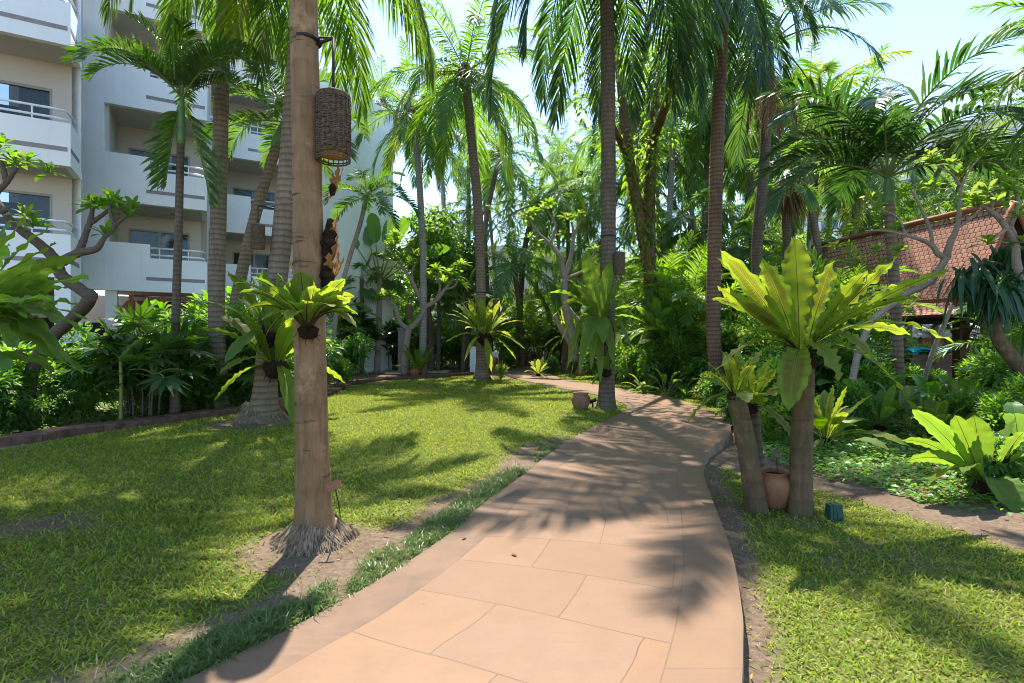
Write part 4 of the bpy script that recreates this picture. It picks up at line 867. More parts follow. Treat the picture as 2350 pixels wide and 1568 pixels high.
palm('thin coconut palm leaning away behind the curving coconut palm',b,[b,P(1113,560,31),P(1128,440,31),P(1150,352,31)],.17,.14,'bark_coco','cocof',4.2,20,-42,84,77,.2)
b=gpt(.5,32)
palm('dark-stemmed coconut palm over the far end of the path',b,[b,P(1194,700,32),P(1206,560,32),P(1233,470,32)],.2,.16,'bark_dark','cocof',4.6,20,-42,84,88,.2)
b=gpt(2.13,11.85)
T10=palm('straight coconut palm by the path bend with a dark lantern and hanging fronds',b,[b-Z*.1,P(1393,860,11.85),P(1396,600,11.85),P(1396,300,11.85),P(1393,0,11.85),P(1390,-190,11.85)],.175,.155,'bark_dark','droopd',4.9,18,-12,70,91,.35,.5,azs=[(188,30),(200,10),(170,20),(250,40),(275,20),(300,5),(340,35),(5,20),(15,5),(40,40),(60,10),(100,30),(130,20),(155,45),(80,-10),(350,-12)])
b=gpt(5.55,14)
palm('red-brown ringed palm trunk behind the big pale green fern',b,[b,P(1637,760,14),P(1640,560,14),P(1646,330,14),P(1655,100,14),P(1660,-40,14)],.185,.165,'bark_brown','droopd',3.7,14,-15,70,101,.15,az0=70)
b=gpt(7.75,16)
palm('palm with star-shaped bare leaf stalks, green crownshaft and dead fronds hanging',b,[b,P(1737,600,16),P(1750,420,16),P(1757,320,16),P(1762,215,16)],.17,.15,'bark_dark','royal',3.6,13,-8,78,111,.2,shaft=1.6,dead=5,az0=12,name='royal_palm')
b=gpt(8.45,11.4)
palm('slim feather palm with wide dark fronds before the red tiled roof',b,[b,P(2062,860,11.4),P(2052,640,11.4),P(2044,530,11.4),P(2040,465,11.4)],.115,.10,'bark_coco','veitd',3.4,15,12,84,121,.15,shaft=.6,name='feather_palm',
  azs=[(60,84),(8,70),(350,66),(15,60),(185,66),(172,48),(200,52),(350,40),(10,38),(165,36),(230,60),(300,62),(120,55),(190,20),(330,22),(80,40),(275,40)])
# crown that overhangs from outside the view
b=gpt(8.6,6.4)
palm('tall coconut palm leaning over the side lawn from beyond the fern bed',b,[b,np.array((8.4,6.4,3)),np.array((7.6,6.4,6.8)),np.array((5.1,6.3,9.3))],.17,.13,'bark_coco','coco',3.0,27,-30,80,131,.3)
place_fronds(T10,'coco',P(1390,-190,11.85)-gpt(2.13,11.85),4.5,7,seed=4,azs=[(238,46),(252,30),(222,38),(265,44),(230,15),(205,34),(284,24)])
place_fronds(T2,'coco',P(715,-210,9.8)-gpt(-4.85,10.1),5.0,5,seed=5,azs=[(250,50),(275,36),(292,45),(232,30),(215,45),(262,22),(285,18),(240,15),(300,30),(268,58)])
b=gpt(9.6,8.7)
palm('coconut palm reaching in from beyond the pavilion gable',b,[b,np.array((9.9,8.7,3)),P(2600,190,8.9)],.15,.12,'bark_coco','coco',3.0,15,-20,80,141,.2,azs=[(165,60),(180,45),(195,30),(172,20),(205,55),(150,40),(186,8),(160,0),(220,30),(135,20),(90,60),(270,50),(0,40),(45,30),(320,20)])
# vine-covered tree
root=gpt(4.95,18.3)
tv=thing('vine_covered_tree',root,'tree with a stout trunk wrapped in climbing vines beside the lantern palm','tree')
br=[([root,P(1498,720,18.2),P(1487,600,18.2),P(1462,470,18.2),P(1442,360,18.2)],.26,.19),([P(1487,600,18.2),P(1490,470,18.3),P(1496,330,18.3),P(1510,150,18.4)],.26,.12),([P(1442,360,18.2),P(1425,200,18.0),P(1400,40,17.9)],.2,.08),([P(1496,330,18.3),P(1560,150,15),P(1600,20,15.5)],.16,.06),([P(1442,360,18.2),P(1350,180,15.5)],.14,.05)]
branches(br,root,'bark_moss',tv)
r=random.Random(5); mb=MB()
for pts,ra,rb in br[:2]:
    c=catmull([np.asarray(p)-root for p in pts],60)
    for p in c[6:]:
        for _ in range(8):
            a=r.uniform(0,6.3); d=np.array((math.cos(a),math.sin(a),r.uniform(-.8,.4))); q=p+d*np.array((1,1,.3))*.25*r.uniform(.8,1.25); blade(mb,q,d+np.array((0,0,-.5)),r.uniform(.12,.3),r.uniform(.07,.14),np.array((-d[1],d[0],.2)),.4,0,3,.1)
mb.build('climbing_vine',[M['tree']],tv)
cl=[(P(x,y,Y)-root,s*.92) for x,y,Y,s in [(1400,330,17.9,.9),(1480,350,17.8,1.0),(1530,300,18,.9),(1380,60,17.5,1.4),(1330,150,15.5,1.1),(1450,100,15,1.4),(1540,60,15.5,1.4),(1600,-20,16,1.3),(1360,230,15.5,.9),(1510,200,15,1.0),(1430,-60,15,1.5),(1290,60,16,1.0)]]
link('crown',leafy_crown(cl,180,.17,.09,5,['tree']),tv)

# ------------------------------------------------------------------ far palms, labelled by the landmark they stand behind
LM=[(80,'the lobed corner fern'),(330,'the middle balconies'),(505,'the pale ringed trunk'),(640,'the leaning coconut'),(720,'the thick tan trunk'),(830,'the blank hotel end wall'),(955,'the grey-trunked coconut'),(1040,'the forked frangipani'),(1100,'the curving coconut'),(1160,'the stone elephants'),(1230,'the far end of the path'),(1290,'the pale frangipani'),(1395,'the lantern palm'),(1485,'the vine-covered tree'),(1570,'the path-side ferns'),(1640,'the red-brown ringed trunk'),(1755,'the star-crowned palm'),(1850,'the big pale green fern'),(1950,'the near roof end'),(2045,'the slim feather palm'),(2150,'the slanting cane'),(2260,'the pavilion gable')]
USED=set()
def where(x,y,verb='behind'):
    px=PX0+x/y*FOC; return verb+' '+min(LM,key=lambda q:abs(q[0]-px))[1]
def ulabel(desc,x,y,alts,verb='behind',post=''):
    for a in ['']+alts:
        l=((a+' ') if a else '')+desc+' '+where(x,y,verb)+post
        if l not in USED: USED.add(l); return l
    raise RuntimeError('no label '+l)
far=[(1010,330,34,'coco'),(1330,395,37,'coco'),(1290,345,43,'coco'),(1465,430,31,'coco'),(1565,340,33,'coco'),(1625,470,36,'coco'),(1705,300,29,'coco'),(1860,250,25,'yel'),(1905,380,31,'coco'),(2255,395,33,'coco'),(1180,610,30,'coco'),(1010,560,32,'coco'),(1075,480,39,'coco'),(1380,565,35,'coco'),(1525,560,29,'coco'),(1740,470,34,'coco'),(1075,250,38,'coco'),(1235,560,42,'coco'),(1660,380,40,'coco'),(1945,300,36,'yel'),(880,240,34,'coco'),(1115,390,45,'coco'),(1430,600,44,'coco'),(1300,480,50,'coco'),(2330,440,30,'coco'),(1590,600,44,'coco'),(1800,560,36,'coco'),(2190,450,29,'coco'),(2120,430,33,'coco'),(2010,450,28,'coco'),(1980,380,24,'coco'),(1450,250,25,'coco'),(1550,190,26,'coco'),(1625,290,28,'coco'),(1695,190,25,'coco'),(1835,330,22,'coco'),(1500,330,29,'coco'),(1300,440,34,'coco'),(1400,420,30,'coco')]
for i,(px,py,Y,k) in enumerate(far):
    c=P(px,py,Y); b=np.array((c[0]+rnd.uniform(-1.6,1.6),Y+rnd.uniform(-1,1),0)); m=(b+c)/2+np.array((rnd.uniform(-.4,.4),0,0))
    ds={'coco':'far coconut palm with feathery arching fronds','yel':'far palm with yellowed hanging fronds'}[k]
    o=palm(ulabel(ds,c[0],Y,['tall','leaning','lower','slender','stout','pale','thin','bushy']),b,[b,m,c],.17,.13,rnd.choice(['bark_coco','bark_grey','bark_dark']),'cocof' if k=='coco' else 'yel',rnd.uniform(3.9,4.8),17,-40,84,200+i,.2,group='coconut palms of the far grove',tn=14,seg=10,husk=True,az0=rnd.uniform(0,360))
# fan palms
for i,(px,pt,Y,r0,n,L,sk,lab) in enumerate([(1803,400,18,.16,15,1.25,30,'fan palm with a brown skirt of dead leaves behind the star-crowned palm'),(1868,220,26,.16,17,1.5,0,'tall fan palm catching light above the pavilion trees'),(1062,690,26.5,.12,16,1.35,0,'low dark fan palm beside the curving coconut palm'),(880,625,27.5,.12,14,1.3,8,'fan palm against the blank hotel end wall'),(1005,650,27,.12,13,1.2,0,'fan palm behind the forked frangipani'),(1585,500,22,.14,15,1.3,0,'fan palm behind the path-side ferns'),(1690,570,21,.14,15,1.3,6,'fan palm beside the red-brown ringed trunk'),(1530,690,24,.12,13,1.2,0,'short fan palm in the shade behind the vine-covered tree'),(830,640,25.5,.1,12,1.1,0,'small fan palm close to the hotel end wall')]):
    c=P(px,pt,Y); b=np.array((c[0],Y,gz1(c[0],Y))); fan_palm(lab,b,c,r0,n,L,300+i,sk,elo=-45 if i in(0,) else -16)
# areca clumps
for i,(px,Y,h,n,key) in enumerate([(1568,19,5.2,6,'yel' if 0 else 'areca'),(1612,17,4.4,6,'areca'),(1905,15,4.0,6,'areca'),(1480,23,5,6,'areca'),(1225,33,5,6,'areca'),(1155,30,4.2,5,'areca'),(760,24,4.2,5,'areca'),(1680,22,5.5,7,'areca'),(1745,20,4.6,6,'areca'),(1840,20,5.2,7,'areca'),(1330,30,4.6,6,'areca'),(1420,27,4.8,6,'areca'),(1960,19.5,4.6,6,'areca'),(1040,33,5,6,'areca'),(940,30.5,4.6,6,'areca'),(2300,14.2,3.4,5,'areca'),(1270,36,5,6,'areca'),(1545,27,6,6,'areca')]):
    x=(px-PX0)/FOC*Y; areca(ulabel('areca palm clump with fine bright leaflets',x,Y,['tall','dense','loose','slim','broad']),np.array((x,Y,gz1(x,Y))),h,n,400+i)
# ------------------------------------------------------------------ lanterns
M['wick']=solid('dark_wicker',(.17,.125,.09),.8,.15,nz=.5,scale=40,bump=1)
M['iron']=solid('black_iron',(.025,.022,.02),.6,.3)
M['amber']=solid('amber_shade',(.60,.30,.035),.7,.2)
def lantern(label,trunk_pt,tr,hang,r,h,drop,seed=0,open_weave=True):
    """wicker cylinder on an iron arm strapped to a trunk; hang is the top of the wicker"""
    tp=np.asarray(trunk_pt,float); hg=np.asarray(hang,float); o=thing('wicker_lantern',hg,label,'lantern','wicker lanterns hung on the palms')
    mb=MB(); ring=[tp-hg+np.array((math.cos(a)*tr,math.sin(a)*tr,0)) for a in np.linspace(0,2*PI,25)]; tube(mb,ring,.016,6,0,False)
    top=np.array((0,0,drop)); k=tp-hg; k[2]=drop-.03; d=nrm(np.array((-k[0],-k[1],0))); tube(mb,[k+d*tr*.9,top],.014,6,0); tube(mb,[k+d*tr+np.array((0,0,.05)),top*1.0],.008,5,0); tube(mb,[top,np.array((0,0,-.02))],.011,6,0); mb.build('bracket',M['iron'],o)
    mb=MB(); rr=random.Random(seed); n=int(h/.0085); A=np.linspace(0,2*PI,41)
    for i in range(n):
        z=-h*.08-h*.85*i/n; w=.0035*np.sin(A*10+(i%2)*PI)+rr.uniform(-.002,.002); f=1+.03*math.sin(PI*i/n)
        c=np.stack([np.cos(A)*(r*f+w),np.sin(A)*(r*f+w),np.full(41,z)+.003*np.sin(A*2+i)+rr.uniform(-.002,.002)],-1); tube(mb,c,.0042*r/.12,4,0,False)
    for a in np.linspace(0,2*PI,20,endpoint=False): tube(mb,[(math.cos(a)*r,math.sin(a)*r,-h*.05),(math.cos(a)*r*1.03,math.sin(a)*r*1.03,-h*.5),(math.cos(a)*r,math.sin(a)*r,-h)],.004*r/.12,4,0)
    for z,q in ((-h,1),(-h*.965,1.01),(-h*.05,1)): tube(mb,np.stack([np.cos(A)*r*q,np.sin(A)*r*q,np.full(41,z)],-1),.006*r/.12,5,0,False)
    lathe(mb,[(.001,.0),(r*.8,-.005),(r*1.0,-h*.05),(r*1.01,-h*.09)],32,0); mb.build('wicker_shade',M['wick'],o)
    mb=MB(); lathe(mb,[(r*.72,-h*.12),(r*.84,-h*.93),(r*.001,-h*.935)],24,0); mb.build('inner_shade',M['amber'],o)
    return o
lantern('large dark wicker lantern on an iron arm fixed to the thick tan trunk',P(704,95,4.05),.098,P(765,213,4.0),.122,.52,.42,1)
lantern('small wicker lantern hanging from the leaning ringed coconut palm',P(655,470,9.93),.17,P(592,514,9.7),.115,.46,.34,2)
lantern('dark wicker lantern strapped to the straight palm at the path bend',P(1396,543,11.85),.168,P(1421,578,11.7),.12,.50,.33,3)
lantern('little reddish wicker lantern hanging in the forked frangipani',P(952,690,23.9),.05,P(938,700,23.7),.16,.62,.35,4)
lantern('slim reddish lantern hung near the curving coconut palm',P(1104,672,20.9),.2,P(1139,686,20.8),.15,.62,.3,5)
# ------------------------------------------------------------------ nest ferns near the camera
def spec_px(base,Y0,lst):
    out=[]
    for px,py,dY,arch,w in lst:
        q=P(px,py,Y0+dY)-base; out.append((math.degrees(math.atan2(q[1],q[0])),math.hypot(q[0],q[1]),q[2],arch,w))
    return out
hb=P(1838,805,4.92)
hero=spec_px(hb,4.92,[(1826,543,-.16,.02,.285),(1752,594,-.26,.03,.25),(1912,598,-.24,.03,.245),(1664,572,-.42,.04,.19),(1646,594,.25,.12,.15),(1640,658,-.50,.08,.19),(1628,686,-.12,.2,.14),(2058,592,-.46,.05,.23),(2172,622,-.40,.16,.18),(2110,682,-.30,.2,.16),(2184,790,-.1,.48,.17),(2080,906,-.25,.40,.18),(1922,873,-.5,.34,.25),(1816,944,-.5,.34,.27),(1702,770,-.45,.22,.17),(1640,850,-.3,.36,.15),(1925,640,.45,.12,.18),(1700,640,.4,.14,.18),(1990,620,-.40,.05,.2),(2080,770,.4,.3,.17),(1780,690,.6,.2,.16),(2010,830,-.45,.40,.17),(2080,650,.25,.2,.16),(1700,690,-.52,.10,.17),(2010,700,-.5,.14,.18)])
nest_fern('huge yellow-green nest fern crowning a bare stump beside the path',hb,hero,.118,seed=1,face=.42,ball=(.115,.125),amp=.11,waves=8,balloff=(.02,0,-.1),nl=34)
b=gp(1838,1150); ft=thing('tree_stump',b,'tall grey-brown stump carrying the huge nest fern','stump','stumps that carry ferns')
trunk_mesh([(0,0,-.1),(.0,0,.5),P(1845,880,4.92)-b,P(1846,840,4.92)-b],.112,.085,.06,.3,16,20,jit=.02).build('trunk',M['bark_moss'],ft)
b=gp(1740,1143); q=P(1688,905,5.05); ft=thing('tree_stump',b,'leaning mossy stump close to the edge of the path','stump','stumps that carry ferns')
trunk_mesh([(0,0,-.1),(q-b)*.5+np.array((.01,0,0)),q-b],.105,.082,.1,.25,16,18,jit=.025).build('trunk',M['bark_moss'],ft)
nest_fern('small light green nest fern sprouting on the leaning mossy stump',q,auto_specs(15,.46,2,.14,hang=.2,az0=40),.13,seed=2,ball=(.075,.06),amp=.07,balloff=(0,0,-.02))
b=gp(1742,1085); q=P(1722,930,5.5); ft=thing('tree_stump',b,'dark stump behind the terracotta urn','stump','stumps that carry ferns')
trunk_mesh([(0,0,-.1),(q-b)*.5,q-b],.09,.075,.1,.25,14,16,jit=.025).build('trunk',M['bark_dark'],ft)
nest_fern('nest fern with spread yellow-green blades on the dark stump',q,auto_specs(14,.48,3,.145,hang=.25,az0=-30),.13,seed=3,ball=(.08,.07),amp=.07,balloff=(0,0,-.03))
# fern on the thick trunk
fb=P(705,748,3.86)
l=spec_px(fb,3.86,[(690,622,-.06,.02,.15),(752,640,.2,.05,.13),(640,628,.05,.06,.14),(655,690,-.25,.08,.11),(620,660,-.15,.06,.12),(585,640,.05,.14,.09),(552,672,.0,.16,.085),(540,650,.15,.16,.08),(565,712,-.15,.17,.09),(600,735,-.25,.16,.085),(722,655,-.16,.02,.12),(770,660,-.15,.05,.13),(790,640,-.05,.07,.11),(812,680,.0,.14,.085),(820,722,-.08,.18,.085),(806,690,-.15,.13,.08),(822,752,-.05,.22,.075),(610,770,-.1,.24,.075),(700,690,-.32,.09,.075),(770,705,-.25,.15,.08),(660,735,-.36,.17,.08)])
nest_fern('bright yellow-green nest fern clasping the thick tan trunk',fb,l,.185,seed=4,face=.35,ball=(.07,.055),amp=.035,balloff=(0,.02,-.045))
nest_fern('nest fern sprawling low round the mossy base of the leaning coconut',P(632,838,9.75),auto_specs(20,1.3,5,.34,hang=.45,az0=230),.13,seed=5,ball=(.2,.2),amp=.05)
nest_fern('nest fern with long dark blades high on the mossy base of the leaning coconut',P(622,765,9.7),auto_specs(17,1.25,6,.26,hang=.3),.13,('fernd','rib'),seed=6,ball=(.22,.25),amp=.05)
nest_fern('round sunlit nest fern belting the curving coconut palm',P(1112,772,20.6),auto_specs(46,1.7,7,.27,hang=.75),.13,('ferny','ribg'),seed=7,ball=(.28,.3),amp=.08,waves=12,nl=20)
f4=P(1375,742,11.55)
l=spec_px(f4,11.55,[(1345,575,-.4,.1,.55),(1400,600,-.5,.1,.5),(1425,640,-.3,.1,.45),(1320,640,.4,.3,.35),(1262,672,.1,.5,.33),(1460,690,.0,.45,.28),(1470,740,-.2,.6,.26),(1440,780,-.5,.65,.28),(1390,790,-.9,.6,.48),(1345,800,-.9,.7,.48),(1330,860,-.6,1.0,.36),(1300,850,-.3,1.1,.34),(1285,790,-.1,.9,.3),(1268,730,.1,.8,.3),(1310,870,.2,1.1,.3),(1360,700,.7,.4,.3),(1440,850,.2,.9,.26),(1375,880,-.5,1.0,.3),(1290,700,-.3,.55,.34),(1300,640,-.2,.35,.34),(1415,700,-.5,.4,.34),(1350,690,-.6,.3,.36),(1455,820,-.3,.9,.3),(1405,840,-.7,.9,.34),(1358,850,-.8,1.0,.36),(1330,720,-.7,.5,.36)])
nest_fern('large dark nest fern with long drooping blades on the straight lantern palm',f4,l,.08,('fernm','rib'),face=.12,seed=8,ball=(.21,.3),amp=.06,balloff=(.05,0,-.22))
nest_fern('little nest fern low on the straight lantern palm',P(1392,850,11.55),auto_specs(13,.62,9,.13,hang=.2),.13,('fernd','ribg'),seed=9,ball=(.1,.1))
nest_fern('shaded nest fern at the foot of the vine-covered tree',P(1512,765,17.3),auto_specs(24,1.5,10,.28,hang=.7),.13,('fernd','rib'),seed=10,ball=(.2,.35),balloff=(0,0,-.25))
nest_fern('grey-green nest fern hanging lower beside the vine-covered tree',P(1532,800,16.9),auto_specs(16,1.3,11,.26,hang=.8),.13,('fernd','ribg'),seed=11,ball=(.16,.3))
b=gp(1303,856); b[1]=26; b[0]=(1303-PX0)/FOC*26
ft=thing('tree_stump',b,'thick dark stump on the small far lawn beside the path','stump'); trunk_mesh([(0,0,-.1),(0,0,.8),(.05,0,1.7)],.34,.3,.15,.4,12,14,jit=.05).build('trunk',M['bark_moss'],ft)
nest_fern('sunlit nest fern on the thick dark stump of the small far lawn',b+Z*1.75,auto_specs(24,1.5,12,.24,hang=.7),.13,('ferny','ribg'),seed=12,ball=(.3,.25),amp=.08,nl=20)
# ferns on the ground
def gfern(px,py,n,reach,lab,seed,mt=('fern','rib'),w=.2,hang=.1,dz=.12,amp=.05,az0=0,nl=24):
    b=gp(px,py); return nest_fern(lab,b+Z*dz,auto_specs(n,reach,seed,w,hang=hang,az0=az0),.13,mt,seed=seed,ball=(.1,.12),amp=amp,nl=nl,group='ferns growing on the ground')
b=gp(2262,1118)+Z*.14
l=spec_px(b,b[1],[(2232,952,-.1,.04,.25),(2186,952,-.15,.05,.22),(2085,938,-.1,.16,.19),(2350,990,-.15,.08,.26),(2322,960,.25,.12,.24),(2080,1060,-.15,.28,.22),(2120,1105,-.35,.3,.25),(2068,1010,.3,.25,.14),(2340,1180,-.5,.35,.29),(2400,1060,-.1,.3,.25),(2250,1040,.6,.2,.16),(2150,1030,.4,.2,.15),(2200,1085,-.5,.25,.15),(2420,1130,-.2,.35,.2)])
nest_fern('broad pale nest fern spreading over the soil beside the dirt track',b,l,.135,('fernm','rib'),face=.6,seed=20,ball=(.12,.14),amp=.05,group='ferns growing on the ground')
gfern(1895,1010,13,1.0,'light green nest fern behind the tall fern stump',21,w=.2,az0=15)
gfern(962,862,16,1.35,'arching nest fern at the foot of the forked frangipani',22,('fernd','ribg'),w=.26)
gfern(1500,886,18,1.25,'low nest fern on the verge under the vine-covered tree',23,('fernm','ribg'),w=.26)
gfern(1575,893,17,1.15,'yellow-green nest fern on the verge before the red-brown ringed trunk',24)
gfern(1540,880,16,1.4,'nest fern in the second row of the verge beside the path',25,('fernm','ribg'),w=.26)
gfern(1455,872,14,1.2,'spiky nest fern on the verge close behind the straight lantern palm',26)
gfern(1600,865,14,1.2,'nest fern in deep shade behind the verge ferns',27,('fernd','ribg'))
gfern(2140,1000,12,.75,'nest fern among creeper below the slanting cane',28,('fern','ribg'))
gfern(2020,985,12,.8,'nest fern among creeper behind the slim feather palm',29,('fernd','ribg'))
gfern(575,905,14,1.0,'nest fern in the bed beside the base of the leaning coconut',30,('fernd','ribg'))
gfern(470,905,15,1.25,'broad light green nest fern deep in the hotel bed',31,('fern','ribg'),w=.28,dz=.9)
gfern(1235,865,12,.8,'small nest fern where the path bends out of sight',32,('ferny','ribg'))
# lobed ferns filling the picture edge by the hotel corner
fb=np.array((-4.7,4.35,1.55)); b=gpt(-4.75,4.4)
ft=thing('tree_stump',b,'dark stump hidden under the spreading lobed ferns','stump'); trunk_mesh([(0,0,-.1),(.02,0,.8),(0,0,1.75)],.14,.11,.1,.3,12,14,jit=.04).build('trunk',M['bark_dark'],ft)
l=spec_px(fb,4.35,[(205,640,-.2,.22,.26),(190,700,-.3,.25,.27),(170,600,.1,.2,.2),(130,560,.3,.2,.2),(110,525,.5,.2,.2),(60,500,.3,.15,.2),(30,505,.6,.2,.2),(150,800,-.3,.45,.25),(175,860,-.1,.5,.25),(110,830,-.6,.4,.28),(60,800,-.7,.35,.28),(205,730,.2,.3,.2),(90,690,-.8,.25,.25),(160,660,.4,.2,.2),(80,600,-.2,.15,.22),(20,560,.0,.1,.22),(140,740,-.5,.35,.25),(60,640,.6,.2,.2),(195,585,.0,.2,.24),(185,760,-.1,.4,.27),(140,680,-.2,.25,.26),(100,740,.1,.3,.26),(170,830,-.5,.5,.28),(40,720,-.5,.3,.26),(120,620,-.3,.18,.24),(-150,520,.2,.1,.2),(-250,640,0,.2,.2)])
nest_fern('large lobed fern with wavy light and dark green blades beside the hotel corner',fb,l,.105,('fernm','ribg'),face=.15,seed=40,ball=(.16,.18),amp=.12,waves=6,lobes=.45,group='ferns by the hotel corner')
l=spec_px(fb-Z*.4,4.2,[(130,850,-.2,.3,.2),(200,860,.3,.35,.2),(20,850,-.6,.3,.24),(110,840,-.5,.3,.22),(170,820,.4,.3,.2)])
nest_fern('lower tier of lobed fern blades hanging over the creeper bed',fb-Z*.4,l,.13,('fernd','ribg'),seed=41,ball=(.15,.1),amp=.07,waves=6,lobes=.3,group='ferns by the hotel corner')
# orange basket fern on the thick trunk
o=thing('basket_fern',P(754,560,4.03),'orange-brown dried basket fern clinging to the far side of the thick tan trunk','fern')
r=random.Random(3); mb=MB()
for z in np.linspace(-.30,.14,8): fibre_ball(mb,.042+.012*math.sin(z*23+1),.06,int(z*100)+50,0,110,(.0+.014*math.sin(z*9),.0,z))
fibre_ball(mb,.025,.05,99,0,40,(.03,0,.42))
mb.build('root_ball',M['fibre'],o)
for i,(z,az,L,el) in enumerate([(-.3,-20,.26,72),(-.27,-75,.22,62),(-.3,20,.24,64),(-.16,-30,.22,70),(-.08,40,.2,72),(.0,-40,.2,68),(.1,10,.2,74),(.37,-10,.26,76),(.4,40,.26,66),(.36,-40,.2,78),(-.3,172,.26,76),(-.33,185,.22,66),(-.2,160,.2,78)]):
    a=rad(az); d=np.array((math.cos(a),math.sin(a),0)); s=np.array((-d[1],d[0],0)); mb=MB(); b=np.array((.0 if az<120 else -.215,.03,z)); e=rad(el)
    strap(mb,b,b+d*L*.35+Z*L*.4,b+d*L*math.cos(e)+Z*L*math.sin(e),L*.42,s,3.5,.02,20,.15,([0,.2,.5,.8,1],[.3,.7,1,.7,.05]),.003,i,0,.6); mb.build('frond',[M['orange']],o)
# ------------------------------------------------------------------ frangipanis
A=lambda *q:[P(*p) for p in q]
frangipani('dark-limbed frangipani arching in front of the hotel corner',np.array((-8.95,9.6,-.05)),[
 (A((55,960,9.6),(75,850,9.5),(115,780,9.2),(170,728,8.8),(208,684,8.5),(196,672,8.5),(150,640,8.4),(128,608,8.3)),.115,.085),(A((128,608,8.3),(118,585,8.3),(70,545,8.2),(38,520,8.1),(12,490,8)),.09,.05),(A((128,608,8.3),(150,596,8.2),(182,580,8.2),(220,572,8.1),(240,545,8.1)),.09,.035),(A((182,580,8.2),(190,555,8.2),(205,515,8.3),(213,478,8.3)),.06,.03),(A((205,515,8.3),(240,490,8.4),(262,470,8.5)),.035,.025),(A((240,545,8.1),(262,520,8.2),(255,495,8.2),(250,470,8.2)),.035,.025),(A((262,520,8.2),(285,500,8.2),(305,485,8.2)),.03,.022),(A((12,490,8),(-10,450,8),(15,420,8),(38,385,8)),.05,.03),(A((15,420,8),(5,380,8),(-20,340,8)),.04,.025),(A((38,520,8.1),(55,505,7.9),(75,520,7.8)),.035,.02),(A((128,608,8.3),(95,600,8.5),(40,612,8.6)),.06,.03)],
 A((38,380,8),(30,372,8.1),(-10,350,8),(5,335,8.1),(60,372,8),(213,470,8.3),(224,474,8.2),(205,480,8.4),(262,466,8.5),(250,466,8.2),(272,478,8.3),(305,482,8.2),(296,500,8.2),(240,540,8.1),(78,520,7.8),(60,500,7.9),(110,400,8)),'bark_frangd',.3,1,10,'shrub',.085)
frangipani('forked frangipani with light green rosettes at the back of the lawn',np.array((-4.85,24.0,0)),[
 (A((930,862,24),(931,800,24),(938,756,24)),.2,.15),(A((938,756,24),(920,742,24),(910,715,24),(906,700,24)),.12,.09),(A((906,700,24),(890,690,24),(880,684,24)),.06,.04),(A((938,756,24),(960,735,24),(975,705,24),(965,690,24)),.14,.10),(A((965,690,24),(950,655,24),(932,625,24),(918,605,24)),.12,.06),(A((918,605,24),(905,585,24),(908,555,24)),.05,.03),(A((950,655,24),(945,625,24),(958,598,24)),.06,.03),(A((975,705,24),(1000,690,24),(1020,665,24),(1040,640,24)),.12,.06),(A((1000,690,24),(1010,660,24),(1000,625,24)),.07,.04),(A((1020,665,24),(1045,655,24),(1052,625,24)),.06,.03)],
 A((880,682,24),(896,680,24.3),(908,552,24),(895,565,24.2),(918,580,23.8),(905,600,24.2),(890,590,24),(925,600,24),(958,594,24),(965,600,24.3),(950,588,24),(1000,620,24),(990,636,23.8),(1040,636,24),(1052,622,24),(1030,628,24.3),(1018,650,23.7),(1060,610,24),(1010,640,24.3),(912,560,23.7),(900,575,23.6),(940,605,24.4),(870,690,24),(905,540,24),(980,640,24.2),(1048,640,23.8)),ll=.55,seed=2,n=14,lw=.16)
frangipani('pale bare-limbed frangipani over the bend of the path',np.array((2.9,24.6,0)),[
 (A((1318,830,24.5),(1312,770,24.5),(1298,700,24.5),(1296,640,24.5)),.26,.16),(A((1318,800,24.5),(1290,760,24.3),(1272,720,24.2)),.14,.1),(A((1298,700,24.5),(1330,740,24.4),(1355,775,24.4)),.1,.1),(A((1296,640,24.5),(1285,590,24.5),(1262,560,24.5),(1235,535,24.5),(1213,500,24.5)),.13,.05),(A((1262,560,24.5),(1275,520,24.5),(1255,480,24.5)),.07,.04),(A((1296,640,24.5),(1310,590,24.5),(1316,540,24.5),(1312,510,24.5)),.13,.05),(A((1316,540,24.5),(1335,500,24.5)),.06,.04),(A((1235,535,24.5),(1225,555,24.5),(1218,550,24.5)),.05,.03),(A((1296,640,24.5),(1340,620,24.4),(1365,580,24.4)),.08,.04)],
 A((1213,496,24.5),(1225,490,24.5),(1255,474,24.5),(1245,480,24.2),(1312,506,24.5),(1335,494,24.5),(1325,500,24.3),(1216,548,24.5),(1230,560,24.3),(1365,574,24.4),(1290,540,24.4),(1205,505,24.6),(1262,470,24.7),(1300,500,24.6)),ll=.5,seed=3,n=13,lw=.15)
